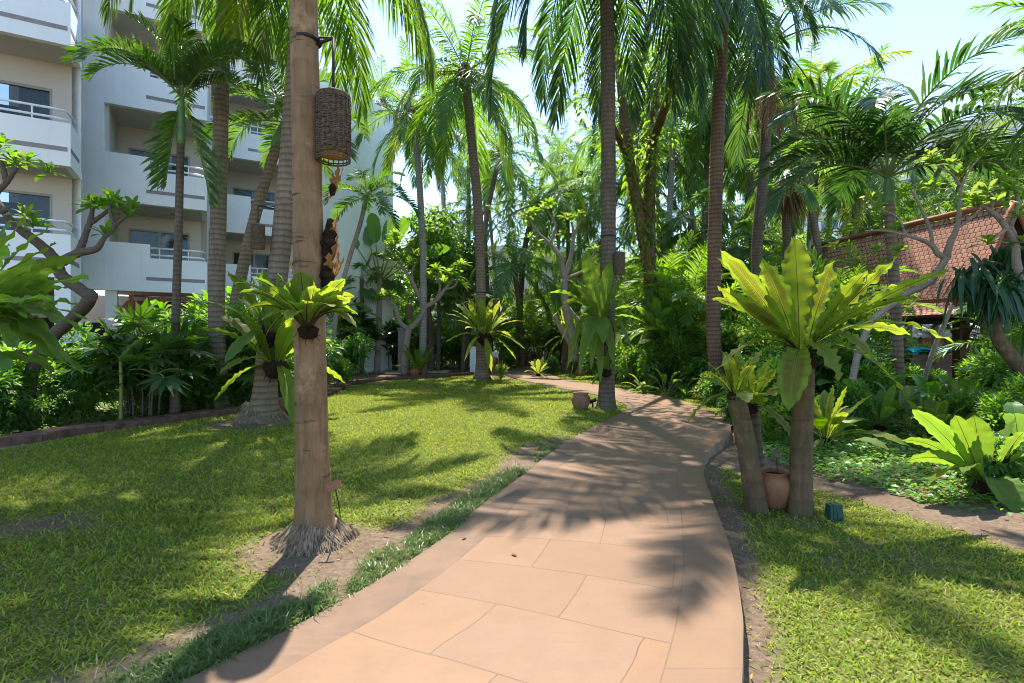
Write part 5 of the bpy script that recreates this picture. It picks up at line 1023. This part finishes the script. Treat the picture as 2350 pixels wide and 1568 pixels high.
frangipani('crooked grey frangipani in front of the red tiled roof',np.array((6.3,9.6,gz1(6.3,9.6))),[
 (A((1955,965,9.6),(1960,850,9.7),(2000,740,9.7),(2060,690,9.7),(2085,672,9.7),(2130,650,9.6),(2162,608,9.6),(2172,590,9.6)),0.0612,0.0612),(A((2172,590,9.6),(2155,585,9.6),(2140,565,9.6),(2118,552,9.6),(2080,540,9.6)),0.0540,0.0288),(A((2172,590,9.6),(2180,560,9.5),(2195,525,9.4),(2202,480,9.4),(2205,430,9.4)),0.0648,0.0288),(A((2140,565,9.6),(2135,530,9.6),(2115,480,9.6),(2095,440,9.6)),0.0360,0.0216),(A((2080,540,9.6),(2030,530,9.7),(1985,530,9.7)),0.0252,0.0144),(A((2205,430,9.4),(2185,400,9.3),(2150,380,9.3)),0.0252,0.0144),(A((2205,430,9.4),(2225,390,9.4),(2250,360,9.5)),0.0252,0.0144),(A((2195,525,9.4),(2230,500,9.3),(2260,470,9.2)),0.0288,0.0144),(A((2080,540,9.6),(2060,500,9.7),(2020,480,9.7)),0.0216,0.0144)],
 [P(x+rnd.uniform(-22,22),y+rnd.uniform(-22,22),Y+rnd.uniform(-.5,.5)) for x,y,Y in [(1985,530,9.7),(1960,510,9.7),(2020,480,9.7),(2000,500,9.7),(2050,560,9.7),(1940,540,9.8),(2095,440,9.6),(2080,460,9.6),(2150,380,9.3),(2130,395,9.3),(2250,360,9.5),(2260,470,9.2),(2240,480,9.2),(1925,560,9.8),(2030,590,9.7),(2010,460,9.7),(2110,500,9.6),(2165,420,9.4),(2205,400,9.4),(2070,520,9.6),(1990,560,9.7),(2060,470,9.9),(2140,450,9.6),(2190,380,9.4)]],ll=.23,seed=4,n=12,lw=.09)
frangipani('frangipani with yellow-green rosettes beside the pavilion gable',np.array((9.75,8.3,gz1(9.75,8.3))),[
 (A((2590,930,8.4),(2450,800,8.6),(2345,640,8.7),(2330,560,8.7),(2318,520,8.7)),.08,.05),(A((2330,560,8.7),(2300,510,8.6),(2275,485,8.6),(2250,470,8.6)),.05,.03),(A((2318,520,8.7),(2335,470,8.7),(2330,420,8.7)),.045,.025),(A((2275,485,8.6),(2280,450,8.6),(2300,420,8.6)),.03,.02),(A((2318,520,8.7),(2290,540,8.5),(2268,560,8.4)),.03,.02)],
 [P(x,y,Y) for x,y,Y in [(2250,464,8.6),(2240,478,8.7),(2300,416,8.6),(2330,412,8.7),(2268,440,8.6),(2320,440,8.5),(2268,562,8.4),(2335,500,8.5),(2345,460,8.7),(2225,455,8.6),(2350,560,8.6),(2290,470,8.4)]],ll=.3,seed=5,n=11,lw=.085)
# dark hanging-leaf shrub and its cane
b=gp(2098,944); c=P(2186,700,11.2); o=thing('slanting_cane',b,'bare slanting cane leaning up from the creeper bed','plant'); mb=MB(); tube(mb,catmull([(0,0,-.1),(c-b)*.5+np.array((-.05,0,.05)),c-b],14),np.linspace(.06,.04,14),9); mb.build('stem',M['bark_frang'],o)
b=gpt(9.3,9.0); o=thing('hanging_leaf_tree',b,'dark tree with long limp leaves hanging beside the pavilion gable','tree'); br=[([b,P(2420,860,9),P(2400,700,9),P(2330,620,9),P(2250,605,9),(P(2205,640,9))],.09,.02),([P(2400,700,9),P(2360,600,9),P(2310,570,9)],.04,.02),([P(2330,620,9),P(2300,640,8.8),P(2280,660,8.7)],.03,.015)]; branches(br,b,'bark_dark',o); mb=MB(); r=random.Random(9)
for pts,_,_ in br:
    for p in catmull(pts,40)[12 if len(pts)>4 else 4:]:
        for _ in range(7):
            a=r.uniform(0,6.3); d=np.array((math.cos(a)*.5,math.sin(a)*.5,-r.uniform(.2,1))); blade(mb,p-b+np.array((r.gauss(0,.1),r.gauss(0,.1),r.gauss(0,.08))),d,r.uniform(.25,.5),r.uniform(.06,.11),np.array((-d[1],d[0],.3)),.9,0,4,.12)
mb.build('crown',[M['hang']],o)
b=gpt(9.0,8.2); o=thing('mossy_tree',b,'rough mossy trunk topped with tiny leaves beside the pavilion','tree'); branches([([b,P(2330,830,8.6),P(2285,760,8.7),P(2300,690,8.8)],.12,.08),([P(2285,760,8.7),P(2262,720,8.8)],.06,.04)],b,'bark_moss',o); link('crown',leafy_crown([(P(2310,690,8.8)-b,.34),(P(2270,700,8.8)-b,.22),(P(2345,720,8.8)-b,.3),(P(2300,650,8.8)-b,.2)],5200,.035,.022,7,['tree']),o)
# ------------------------------------------------------------------ pots, statues, lamps, signs
M['terra']=solid('terracotta',(.25,.115,.06),.8,.15,nz=.22,scale=7,bump=.15)
M['terrap']=solid('pale_terracotta',(.22,.125,.078),.85,.12,nz=.22,scale=6,bump=.15)
M['glaze']=solid('dark_glaze',(.025,.028,.035),.2,.5,nz=.3)
M['potsoil']=solid('pot_soil',(.05,.032,.02),.95,.05,nz=.4,scale=20,bump=.8)
M['greenp']=solid('dark_green_plastic',(.012,.06,.045),.4,.4)
M['elew']=solid('carved_red_timber',(.22,.10,.06),.7,.2,nz=.3,scale=6,bump=.4)
M['eles']=solid('weathered_carved_stone',(.17,.115,.085),.9,.1,nz=.3,scale=6,bump=.6)
POT=[(.001,0),(.13,0),(.17,.05),(.215,.16),(.225,.24),(.20,.31),(.165,.345),(.19,.375),(.185,.385),(.16,.37),(.155,.33)]
def pot(name,label,b,k,kz,mat='terra',plant=None,prof=POT):
    o=thing(name,b,label,'pot','terracotta pots round the lawn' if mat!='glaze' else None); mb=MB(); lathe(mb,[(r*k,z*kz-.01) for r,z in prof],32); mb.build('body',M[mat],o)
    mb=MB(); lathe(mb,[(prof[-1][0]*k+.004,prof[-1][1]*kz-.04),(.001,prof[-1][1]*kz-.03)],24); mb.build('soil',M['potsoil'],o); return o
pot('clay_pot','rounded clay pot on the grass beside the straight lantern palm',gp(1333,941),.95,1.0,'terrap')
pot('clay_pot','wide terracotta pot half hidden by the thick tan trunk',gp(672,951),1.15,1.05)
pot('terracotta_urn','tall terracotta urn between the two fern stumps',gp(1776,1136),.93,.93,'terra',prof=[(.001,0),(.11,0),(.15,.06),(.20,.18),(.222,.27),(.21,.33),(.165,.375),(.15,.385),(.165,.40),(.16,.41),(.135,.40),(.13,.36)])
p=gp(1332,863); pot('clay_pot','small clay pot with a green plant on the far lawn',p,1.0,.9)
tag(link('potted_plant',strap_plant_mesh(22,.5,.05,3,['fernd'],(15,80),.5),None,p+Z*.3),'tuft of narrow green leaves in the small far clay pot','plant')
p=gp(952,864); pot('clay_pot','terracotta pot beside the foot of the forked frangipani',p,1.0,1.0); tag(link('potted_plant',strap_plant_mesh(20,.6,.07,4,['shruby'],(15,80),.5),None,p+Z*.34),'yellow-green plant in the pot by the forked frangipani','plant')
p=np.array((-7.45,28.7,.0)); o=pot('square_planter','brick-red planter against the blank hotel end wall',p,1.25,1.75,'terra',prof=[(.001,0),(.2,0),(.215,.3),(.23,.31),(.23,.345),(.2,.345),(.19,.3)]); tag(link('potted_plant',paddle_mesh(13,1.5,.3,.3,5,['fernd','ribg'],(20,85),.3),None,p+Z*.55),'dark strap-leaved plant in the brick-red planter','plant')
p=gp(233,896); pot('water_jar','dark glazed jar in the bed topped with a small fern',p,1.7,1.6,'glaze'); nest_fern('small fern growing out of the dark glazed jar',p+Z*.62,auto_specs(22,.55,51,.1,hang=.1),.13,('fernd','ribg'),seed=51,ball=(.1,.06))
# plaque on a stake by the thick trunk
def plaque(label,top,foot,wd,ht,rot,mat,thick=.014):
    o=thing('garden_plaque',foot,label,'sign','small plaques on stakes'); d=np.asarray(top)-np.asarray(foot); mb=MB(); tube(mb,[(0,0,-.05),d*.5+np.array((.003,0,0)),d],.005,6); mb.build('stake',M['iron'],o)
    Rm=np.array(Matrix.Rotation(rad(rot[2]),3,'Z')@Matrix.Rotation(rad(rot[1]),3,'Y')@Matrix.Rotation(rad(rot[0]),3,'X')); mb=MB(); w2,h2=wd/2,ht/2; c=.006
    box(mb,(-w2,-thick/2,-h2),(w2,thick/2,h2),0,lambda q:q@Rm.T+d+np.array((0,-.01,0))); mb.build('plate',M[mat],o)
plaque('blank brown plaque on a thin stake against the thick tan trunk',P(768,1114,3.86),gp(785,1203)*np.array((1,1,1)),.10,.062,(-18,-16,14),'terra')
plaque('small wooden plaque on a stake in front of the terracotta urn',P(1782,1040,5.0),gp(1786,1132),.055,.075,(-12,4,-20),'bark_frangd')
# ground spotlight
b=gp(1914,1162); o=thing('garden_spotlight',b,'dark green box spotlight standing on the side lawn','lamp'); mb=MB()
V=lambda q: np.array([(x*(1-.12*(z/.15)),y*(1-.25*max(0,z/.15)),z) for x,y,z in q])
box(mb,(-.03,-.05,.0),(.062,.05,.15),0,V); box(mb,(-.062,-.052,.0),(-.036,.052,.145),0,V); box(mb,(-.038,-.035,.02),(-.028,.035,.12),0,V); box(mb,(.002,-.056,.03),(.045,-.0495,.12),0,V); mb.build('housing',M['greenp'],o)
mb=MB(); tube(mb,[(0,0,-.08),(0,0,.01)],.012,6); mb.build('spike',M['iron'],o)
b=gp(1360,939); o=thing('garden_spotlight',b,'small black spotlight between the clay pot and the straight lantern palm','lamp'); mb=MB(); tube(mb,[(0,0,-.05),(0,0,.12)],.02,8); tube(mb,[(-.07,.0,.14),(.08,.02,.2)],.05,12); mb.build('housing',M['iron'],o)
# elephants
def elephant(label,b,rz,k,mat):
    b=np.asarray(b,float); o=thing('elephant_statue',b,label,'statue','elephant statues by the path'); mb=MB(); r_=rad(rz); c,s=math.cos(r_),math.sin(r_); W=lambda q: (np.asarray(q,float)*k)@np.array([[c,s,0],[-s,c,0],[0,0,1]])
    t=np.linspace(0,1,17); x=np.interp(t,[0,1],[-.42,.40]); z=np.interp(t,[0,.2,.5,.8,1],[.50,.545,.57,.56,.55]); rr=np.interp(t,[0,.06,.15,.4,.7,.9,1],[.03,.16,.225,.26,.25,.2,.12]); tube(mb,W(np.stack([x,0*x,z],-1)),rr*k,18,0)
    for px,py in ((-.27,.13),(-.27,-.13),(.23,.13),(.23,-.13)): tube(mb,W([(px,py,.55),(px,py*1.02,.3),(px+.01,py*1.05,.12),(px,py*1.06,.06),(px,py*1.06,-.02)]),np.array([.13,.11,.09,.1,.105])*k,14,0)
    tube(mb,W([(.33,0,.62),(.42,0,.68),(.5,0,.67),(.57,0,.62),(.62,0,.52)]),np.array([.1,.165,.17,.13,.08])*k,16,0)
    tube(mb,W(catmull([(.58,0,.6),(.66,0,.45),(.68,0,.28),(.7,0,.14),(.76,0,.09),(.82,0,.14)],16)),np.linspace(.085,.03,16)*k,12,0)
    tube(mb,W(catmull([(-.42,0,.58),(-.48,0,.45),(-.47,0,.28)],8)),np.linspace(.025,.012,8)*k,6,0); mb.build('body',M[mat],o)
    for sg in (-1,1):
        mb=MB(); a=np.linspace(0,2*PI,15)[:-1]; V=np.stack([.40-.05*np.cos(a)*0-.03*np.abs(np.sin(a)),sg*(.17+.12*(1+np.cos(a))*.5),.60+.19*np.sin(a)-.05*np.cos(a)],-1); V=np.vstack([V,V+np.array((.03,0,0))]); i=np.arange(14); j=(i+1)%14; mb.add(W(V),[np.array([i]),np.array([i[::-1]+14]),np.c_[i,i+14,j+14,j]],0,True); mb.build('ear',M[mat],o)
        mb=MB(); tube(mb,W(catmull([(.56,sg*.09,.52),(.66,sg*.11,.44),(.74,sg*.11,.46)],7)),np.linspace(.022,.006,7)*k,7,0); mb.build('tusk',M['white'],o)
elephant('carved red elephant statue standing on the lawn edge behind the curving coconut',np.array((-1.0,24.6,-.03)),78,.98,'elew')
elephant('weathered brown elephant statue across the path from the red one',np.array((1.1,32.9,-.02)),60,1.1,'eles')
def pillar(label,b,w,h,m='white'):
    o=thing('garden_pillar',b,label,'pillar'); mb=MB(); box(mb,(-w/2,-w/2,-.1),(w/2,w/2,h)); mb.build('shaft',M[m],o); mb=MB(); box(mb,(-w/2-.04,-w/2-.04,h+.002),(w/2+.04,w/2+.04,h+.09)); mb.build('cap',M[m],o)
pillar('white square pillar beside the curving coconut at the lawn edge',np.array((-1.95,26.6,0)),.36,1.15); pillar('white block pillar rising behind the red elephant',np.array((-.95,28.5,0)),.42,.85)
pillar('slim concrete post standing behind the forked frangipani',np.array((-5.55,26.5,0)),.38,2.1,'slot')
# ------------------------------------------------------------------ planting: one prototype mesh of a kind, every plant its own object
KIND={
 'leafy':[shrub_mesh(.5,.8,1500,.13,.045,i,mats=('shrub','rachisd')) for i in range(3)],
 'dark':[shrub_mesh(.55,.8,1500,.15,.06,10+i,mats=('shrubd','rachisd'),droop=.5) for i in range(3)],
 'bright':[shrub_mesh(.5,.7,1200,.12,.05,20+i,mats=('shruby','rachis')) for i in range(2)],
 'fine':[shrub_mesh(.5,.9,2600,.11,.018,30+i,mats=('shrub','rachisd'),up=.6) for i in range(2)],
 'drac':[strap_plant_mesh(46,.62,.05,40+i,['shrub'],(-10,85),.55,) for i in range(2)],
 'red':[strap_plant_mesh(20,.5,.10,45+i,['red'],(10,85),.35,.35) for i in range(2)],
 'paddle':[paddle_mesh(11,.75,.26,.55,50+i,['banana','ribg'],(30,85)) for i in range(2)],
 'big':[paddle_mesh(7,1.0,.5,.8,55+i,['shruby','ribg'],(25,80),.3) for i in range(2)],
 'dkpaddle':[paddle_mesh(14,.6,.17,.4,60+i,['fernd','ribg'],(15,80),.4) for i in range(2)],
 'fern':[paddle_mesh(16,.6,.10,.08,65+i,['fern','ribg'],(10,80),.35) for i in range(2)]}
DESC={'leafy':('leafy_shrub','mid-green leafy shrub','shrub'),'dark':('dark_shrub','dense dark green shrub','shrub'),'bright':('bright_shrub','bright yellow-green shrub','shrub'),'fine':('fine_leaved_shrub','shrub with fine narrow leaves','shrub'),'drac':('dracaena','dracaena with a burst of thin leaves','plant'),'red':('cordyline','dark red cordyline','plant'),'paddle':('heliconia','heliconia clump with broad paddle leaves','plant'),'big':('broad_leaved_plant','plant with very broad pale leaves','plant'),'dkpaddle':('aspidistra','clump of dark upright oval leaves','plant'),'fern':('small_fern','small light green fern','fern')}
GRP={'hotel':'plants in the hotel bed','creeper':'plants in the creeper bed by the pavilion','back':'plants along the back of the garden','verge':'plants on the verge beyond the path'}
BED={'hotel':('in the bed before',''),'creeper':('in the bed below',''),'back':('at the back, beyond',''),'verge':('on the verge near','')}
_k=sorted((PX0+x/y*FOC,y) for x,y in KL[:11]); KPX=[q[0] for q in _k]; KPY=[q[1] for q in _k]
def plant(kind,px,Y,s,bed,dz=0.0,zs=1.0):
    me=KIND[kind][rnd.randrange(len(KIND[kind]))]; nm,d,cat=DESC[kind]; x=(px-PX0)/FOC*Y; v,post=BED[bed]
    if bed=='hotel': ky=np.interp(px,KPX,KPY); s*=.55+.45*min(1,max(0,(Y-ky-.4)/1.4)); Y=max(Y,ky+.75+.4*s); x=(px-PX0)/FOC*Y
    l=ulabel(d,x,Y,['tall','low','wide','small','thick','sparse','rounded','ragged','upright','spreading','shaded','sunlit'],v,post)
    o=link(nm,me,None,(x,Y,gz1(x,Y)+dz),(0,0,rnd.uniform(0,6.28)),(s,s,s*zs)); tag(o,l,cat,GRP[bed]); return o
hb=[('dark',40,7.4,1.0),('dark',130,7.9,1.05),('leafy',60,9.5,1.4),('dark',0,8.8,1.3),('leafy',190,8.9,.9),('dkpaddle',150,7.3,.8),('paddle',180,7.6,.75),('fern',90,7.2,.9),('drac',258,8.6,1.0),('dkpaddle',215,7.9,.7),('big',212,8.3,.35),('fine',330,10.0,1.9),('fine',380,10.2,1.75),('fine',290,10.6,1.7),('leafy',350,9.3,1.2),('dark',400,9.5,1.15),('leafy',430,10.0,1.2),('fine',450,11,1.8),('dark',470,10.1,1.0),('red',455,10.4,1.5),('red',450,9.9,.9),('red',520,10.6,1.2),('red',405,10.6,1.7),('drac',415,9.6,.9),('leafy',500,10.2,1.1),('fern',510,9.7,1.0),('dkpaddle',540,10.2,.9),('paddle',500,11.3,1.6),('paddle',560,11.6,1.5),('paddle',430,11.6,1.6),('big',475,11.0,1.3),('dark',545,11.2,1.2),('leafy',590,11.4,1.2),('bright',425,10.3,.8),('fern',360,8.8,.7),('fern',440,9.2,.8),('leafy',520,12.6,1.9),('dark',420,12.8,2.0),('dark',170,10.8,1.6),('dark',90,11,1.7),('fine',560,13.2,2.3),('leafy',640,14,1.5),('dark',690,15.5,1.8),('leafy',660,12.5,1.1),('dark',620,15,2.0),('leafy',775,16.6,1.2),('dark',800,18.8,1.7),('fern',700,14.3,1.2),('dark',0,6.9,.7),('leafy',-40,7.6,1.1),('leafy',100,6.8,.45),('bright',20,7.0,.5),('dark',560,15.8,2.6),('leafy',480,15,2.5),('dark',380,14.8,2.4)]
for k,px,Y,s in hb: plant(k,px,Y,s,'hotel')
cb=[('leafy',1960,9.2,.8),('dark',1930,11.5,1.5),('leafy',2000,10.6,1.0),('paddle',1985,11.2,1.3),('paddle',2060,9.7,.9),('paddle',2130,10.2,1.0),('dkpaddle',2170,9.4,.9),('paddle',2210,10.1,1.1),('dkpaddle',2090,8.7,.6),('leafy',2230,8.7,.8),('dkpaddle',2290,8.4,.9),('leafy',2300,7.2,.8),('leafy',2340,7.6,1.0),('drac',2290,9.4,1.2),('drac',2330,8.2,1.1),('paddle',2340,6.6,.9),('fern',2380,6.2,1.0),('fern',2200,7.6,.9),('fern',2120,7.9,.8),('dkpaddle',2240,6.7,.8),('leafy',2150,12.2,.8),('leafy',2060,12.2,.9),('dark',1990,12.6,1.1),('leafy',2330,9.8,1.3),('leafy',2250,12.4,1.0),('paddle',2350,10.2,1.4),('fern',1900,8.6,1.0),('dkpaddle',1850,9.6,1.0),('leafy',1800,9.0,.8),('bright',1760,8.6,.6),('leafy',1780,10.5,1.1),('dark',1750,11.5,1.3),('dark',1830,11.8,1.6),('fine',1880,12.6,1.9),('fine',1790,13.5,2.0),('leafy',1710,12.5,1.0),('dark',1690,9.9,.6),('bright',2190,8.1,.45),('big',1890,7.9,.55),('big',2160,8.6,.5),('dark',2290,5.6,.55),('dark',2240,5.75,.5),('dkpaddle',2400,5.6,.9),('fine',1950,13.6,2.2),('dark',2060,13.3,.9)]
for k,px,Y,s in cb: plant(k,px,Y,s,'creeper')
vb=[('leafy',1455,17.6,1.2),('dark',1500,16.4,1.3),('fine',1555,16.3,1.9),('bright',1590,15.8,1.5),('dark',1610,14.9,1.1),('fern',1480,15.6,1.5),('drac',1570,14.6,1.3),('dkpaddle',1530,15,1.2),('leafy',1640,15.5,1.7),('fine',1690,16,2.2),('dark',1730,15,1.8),('paddle',1600,17.5,2.2),('dark',1650,12.8,.7),('leafy',1430,19.5,1.6),('dark',1400,22,1.7),('leafy',1360,25,1.6),('fern',1665,13.3,1.2),('bright',1620,13.4,.8),('fine',1520,19,2.6),('fine',1470,21,2.6),('leafy',1580,20,2.7),('paddle',1440,24,2.5),('dark',1700,18,2.5)]
for k,px,Y,s in vb: plant(k,px,Y,s,'verge')
bb=[('bright',1150,20.7,.62),('leafy',985,29,1.8),('fine',1010,30,2.6),('dark',870,29.6,1.8),('dark',820,29.4,2.2),('leafy',900,29.2,1.7),('drac',980,28.6,2.0),('drac',830,28.9,2.0),('fern',848,28.3,1.0),('leafy',1055,30,1.8),('dark',1040,34.5,2.6),('bright',1015,29.2,1.2),('leafy',1165,29,1.5),('bright',1172,27.8,1.0),('dark',1180,36,2.4),('fine',1205,36.5,3.0),('leafy',1260,36,2.4),('dark',1300,35,2.6),('fine',1345,33,3),('leafy',1385,31,2.6),('dark',1420,33,3.0),('paddle',1250,34.6,2.6),('paddle',1110,35,2.8),('paddle',900,30.5,3.0),('dark',960,35,3),('fine',920,34,3),('leafy',860,33,3),('dark',1480,30,3.2),('fine',1540,31,3.5),('leafy',1620,29,3.2),('dark',1700,27,3.2),('leafy',1780,26,3.0),('fine',1850,25,3.4),('dark',1930,24,2.8),('leafy',1800,18,2.2),('dark',1870,17,2.2),('fine',1940,17,2.4),('leafy',2290,20,1.8),('dark',1270,24.6,.8),('fern',1255,28,1.3),('fern',1090,29.4,1.3),('leafy',795,28.6,1.4),('bright',2130,24,1.4)]
for k,px,Y,s in bb: plant(k,px,Y,s,'back')
# lady palm clumps, spindly palm and traveller's palm
for i,(px,Y,h,lab) in enumerate([(330,10.4,2.6,'lady palm clump with small fan leaves in front of the hotel ground floor'),(385,11.2,2.3,'lady palm clump beside the young feather palm trunk'),(575,12.8,2.6,'lady palm clump behind the leaning coconut base'),(805,25,4.0,'lady palm clump in front of the blank hotel end wall'),(905,27.5,3.2,'lady palm clump shading the forked frangipani')]):
    x=(px-PX0)/FOC*Y; areca(lab,np.array((x,Y,gz1(x,Y))),h,9,600+i,'rhapis','lady_palm','lady palm clumps')
b=gpt(-7.2,20.5); palm('spindly feather palm leaning before the blank hotel end wall',b,[b,P(775,700,20.3),P(800,600,20.2),P(825,520,20),P(835,480,20)],.1,.08,'bark_frang','veit',2.1,12,-5,84,71,.2,shaft=.5,name='feather_palm')
b=gpt(-6.6,25.5); o=thing('travellers_palm',b,'tall paddle-leaved travellers palm fanned out before the blank hotel wall','palm tree'); mb=MB(); tube(mb,catmull([(0,0,-.1),(.1,0,2),(.15,0,4.6)],10),np.linspace(.16,.12,10),12); mb.build('trunk',M['bark_frang'],o)
for i,a in enumerate([-52,-32,-16,-4,8,22,40,58]):
    mb=MB(); d=np.array((math.sin(rad(a)),.12*(-1)**i,math.cos(rad(a)))); p0=np.array((.15,0,4.4)); p1=p0+d*1.9; tube(mb,[p0,p0+d,p1],[.05,.035,.025],7,1); strap(mb,p1,p1+d*.8+np.array((0,0,.1)),p1+d*1.7+np.array((math.sin(rad(a))*.5,0,-.3)),.62,np.array((math.cos(rad(a)),.35,-math.sin(rad(a)))),5,.03,14,.2,([0,.08,.3,.7,.9,1],[.1,.7,1,1,.7,.1]),.012,i); mb.build('leaf',[M['banana'],M['ribg']],o)
# banana-like plant with the yellow stem in the hotel bed
b=np.array(gpt(-7.3,9.75)); o=thing('young_palm',b,'young plant with a yellow-green stem and one broad pale leaf in the hotel bed','plant'); mb=MB(); tube(mb,catmull([(0,0,-.05),(.01,0,.6),(0,0,1.25)],10),np.linspace(.034,.026,10),10); mb.build('stem',M['rachis'],o)
for a,L,e in ((175,.85,42),(20,.6,50),(100,.6,66)):
    mb=MB(); d=np.array((math.cos(rad(a))*math.cos(rad(e)),math.sin(rad(a))*.5,math.sin(rad(e)))); q=np.array((0,0,1.2)); strap(mb,q,q+d*L*.6,q+d*L+np.array((0,0,-.06)),.36,np.array((0,-1,.3)) if a!=100 else np.array((1,0,0)),4,.03,14,.3,([0,.15,.5,.85,1],[.15,.6,1,.8,.3]),.008,a); mb.build('leaf',[M['banana'],M['ribg']],o)
# ------------------------------------------------------------------ broadleaf trees behind the palms
def tree(label,b,h,R_,seed,mats=('tree',),per=260,ll=.24,lw=.12,n=13,bark='bark_dark',r0=.22,low=.42,group='broad-leaved trees behind the palms'):
    r=random.Random(seed); b=np.asarray(b,float); o=thing('broadleaf_tree',b,label,'tree',group); segs=[]; cl=[]; fork=np.array((r.uniform(-.3,.3),r.uniform(-.3,.3),h*low)); segs.append(([b-Z*.1,b+fork*.55+np.array((.08,0,0)),b+fork],r0,r0*.6))
    for i in range(n):
        a=i*2.4+r.uniform(-.4,.4); q=(i+.5)/n; c=np.array((math.cos(a)*R_*(1-.55*q)*r.uniform(.5,1),math.sin(a)*R_*(1-.55*q)*r.uniform(.5,1),h*(low+.08+(.88-low)*q))); cl.append((c,R_*r.uniform(.32,.5)))
        if i%2==0: segs.append(([b+fork*r.uniform(.8,1),b+(fork+c)*.5+np.array((0,0,.2)),b+c],r0*.38,r0*.08))
    branches(segs,b,bark,o); link('crown',leafy_crown(cl,per,ll,lw,seed,mats),o)
for i,(px,Y,h,R_,lab,m) in enumerate([(990,27,8.6,1.7,'dark broad-leaved tree beside the grey coconut trunk','shrub'),(1065,28.5,7.6,1.5,'glossy-leaved tree between the grey coconut and the curving coconut','shrubd'),(1330,40,8,3,'rounded tree beyond the bend of the path','tree'),(1660,33,8.5,3,'rounded tree behind the red-brown ringed trunk','tree'),(1960,22,5.8,2.0,'light green tree in front of the pale hotel tower','tree'),(2070,26,8.0,2.2,'light green tree behind the ridge of the tiled roof','tree'),(2260,26,9,2.4,'light green tree behind the pavilion gable','tree'),(920,33,7.5,2.2,'tree at the corner of the blank hotel wall','tree'),(1480,38,8,3,'rounded tree far behind the vine-covered tree','tree'),(1830,30,8,3,'rounded tree behind the fan palms','tree'),(2330,18,6.5,1.7,'light green tree beyond the far end of the gable','tree')]):
    if Y>999: continue
    x=(px-PX0)/FOC*Y; tree(lab,(x,Y,0),h,R_,700+i,(m,),per=int(300*(2.2/R_)**1.0) if R_<2.5 else 190,ll=.26 if R_>2 else .3,lw=.13,n=15)
# the wood that closes the view, one uncountable mass
def wood():
    r=random.Random(77); mb=MB(); n=26000; q=np.random.default_rng(5)
    for _ in range(170):
        x=r.uniform(-16,46); y=r.uniform(47,58)-.25*abs(x-8)*(x>8); z=r.uniform(.6,7.2); s=r.uniform(1.1,2.0); n=150
        d=q.normal(0,1,(n,3)); d/=np.linalg.norm(d,axis=1)[:,None]; p=np.array((x,y,z))+d*s*(q.random((n,1))**.4); a=q.normal(0,1,(n,3)); a[:,2]-=.5; a/=np.linalg.norm(a,axis=1)[:,None]; b=np.cross(a,q.normal(0,1,(n,3))); b/=np.linalg.norm(b,axis=1)[:,None]; L=q.uniform(.3,.7,(n,1))
        V=np.stack([p,p+a*L*.5-b*L*.2,p+a*L,p+a*L*.5+b*L*.2],1).reshape(-1,3); i=np.arange(n)*4; mb.add(V,[np.c_[i,i+1,i+2,i+3]])
    tag(mb.build('distant_foliage',[M['tree']]),'far green wood closing the view behind the palms','wood',kind='stuff')
wood()
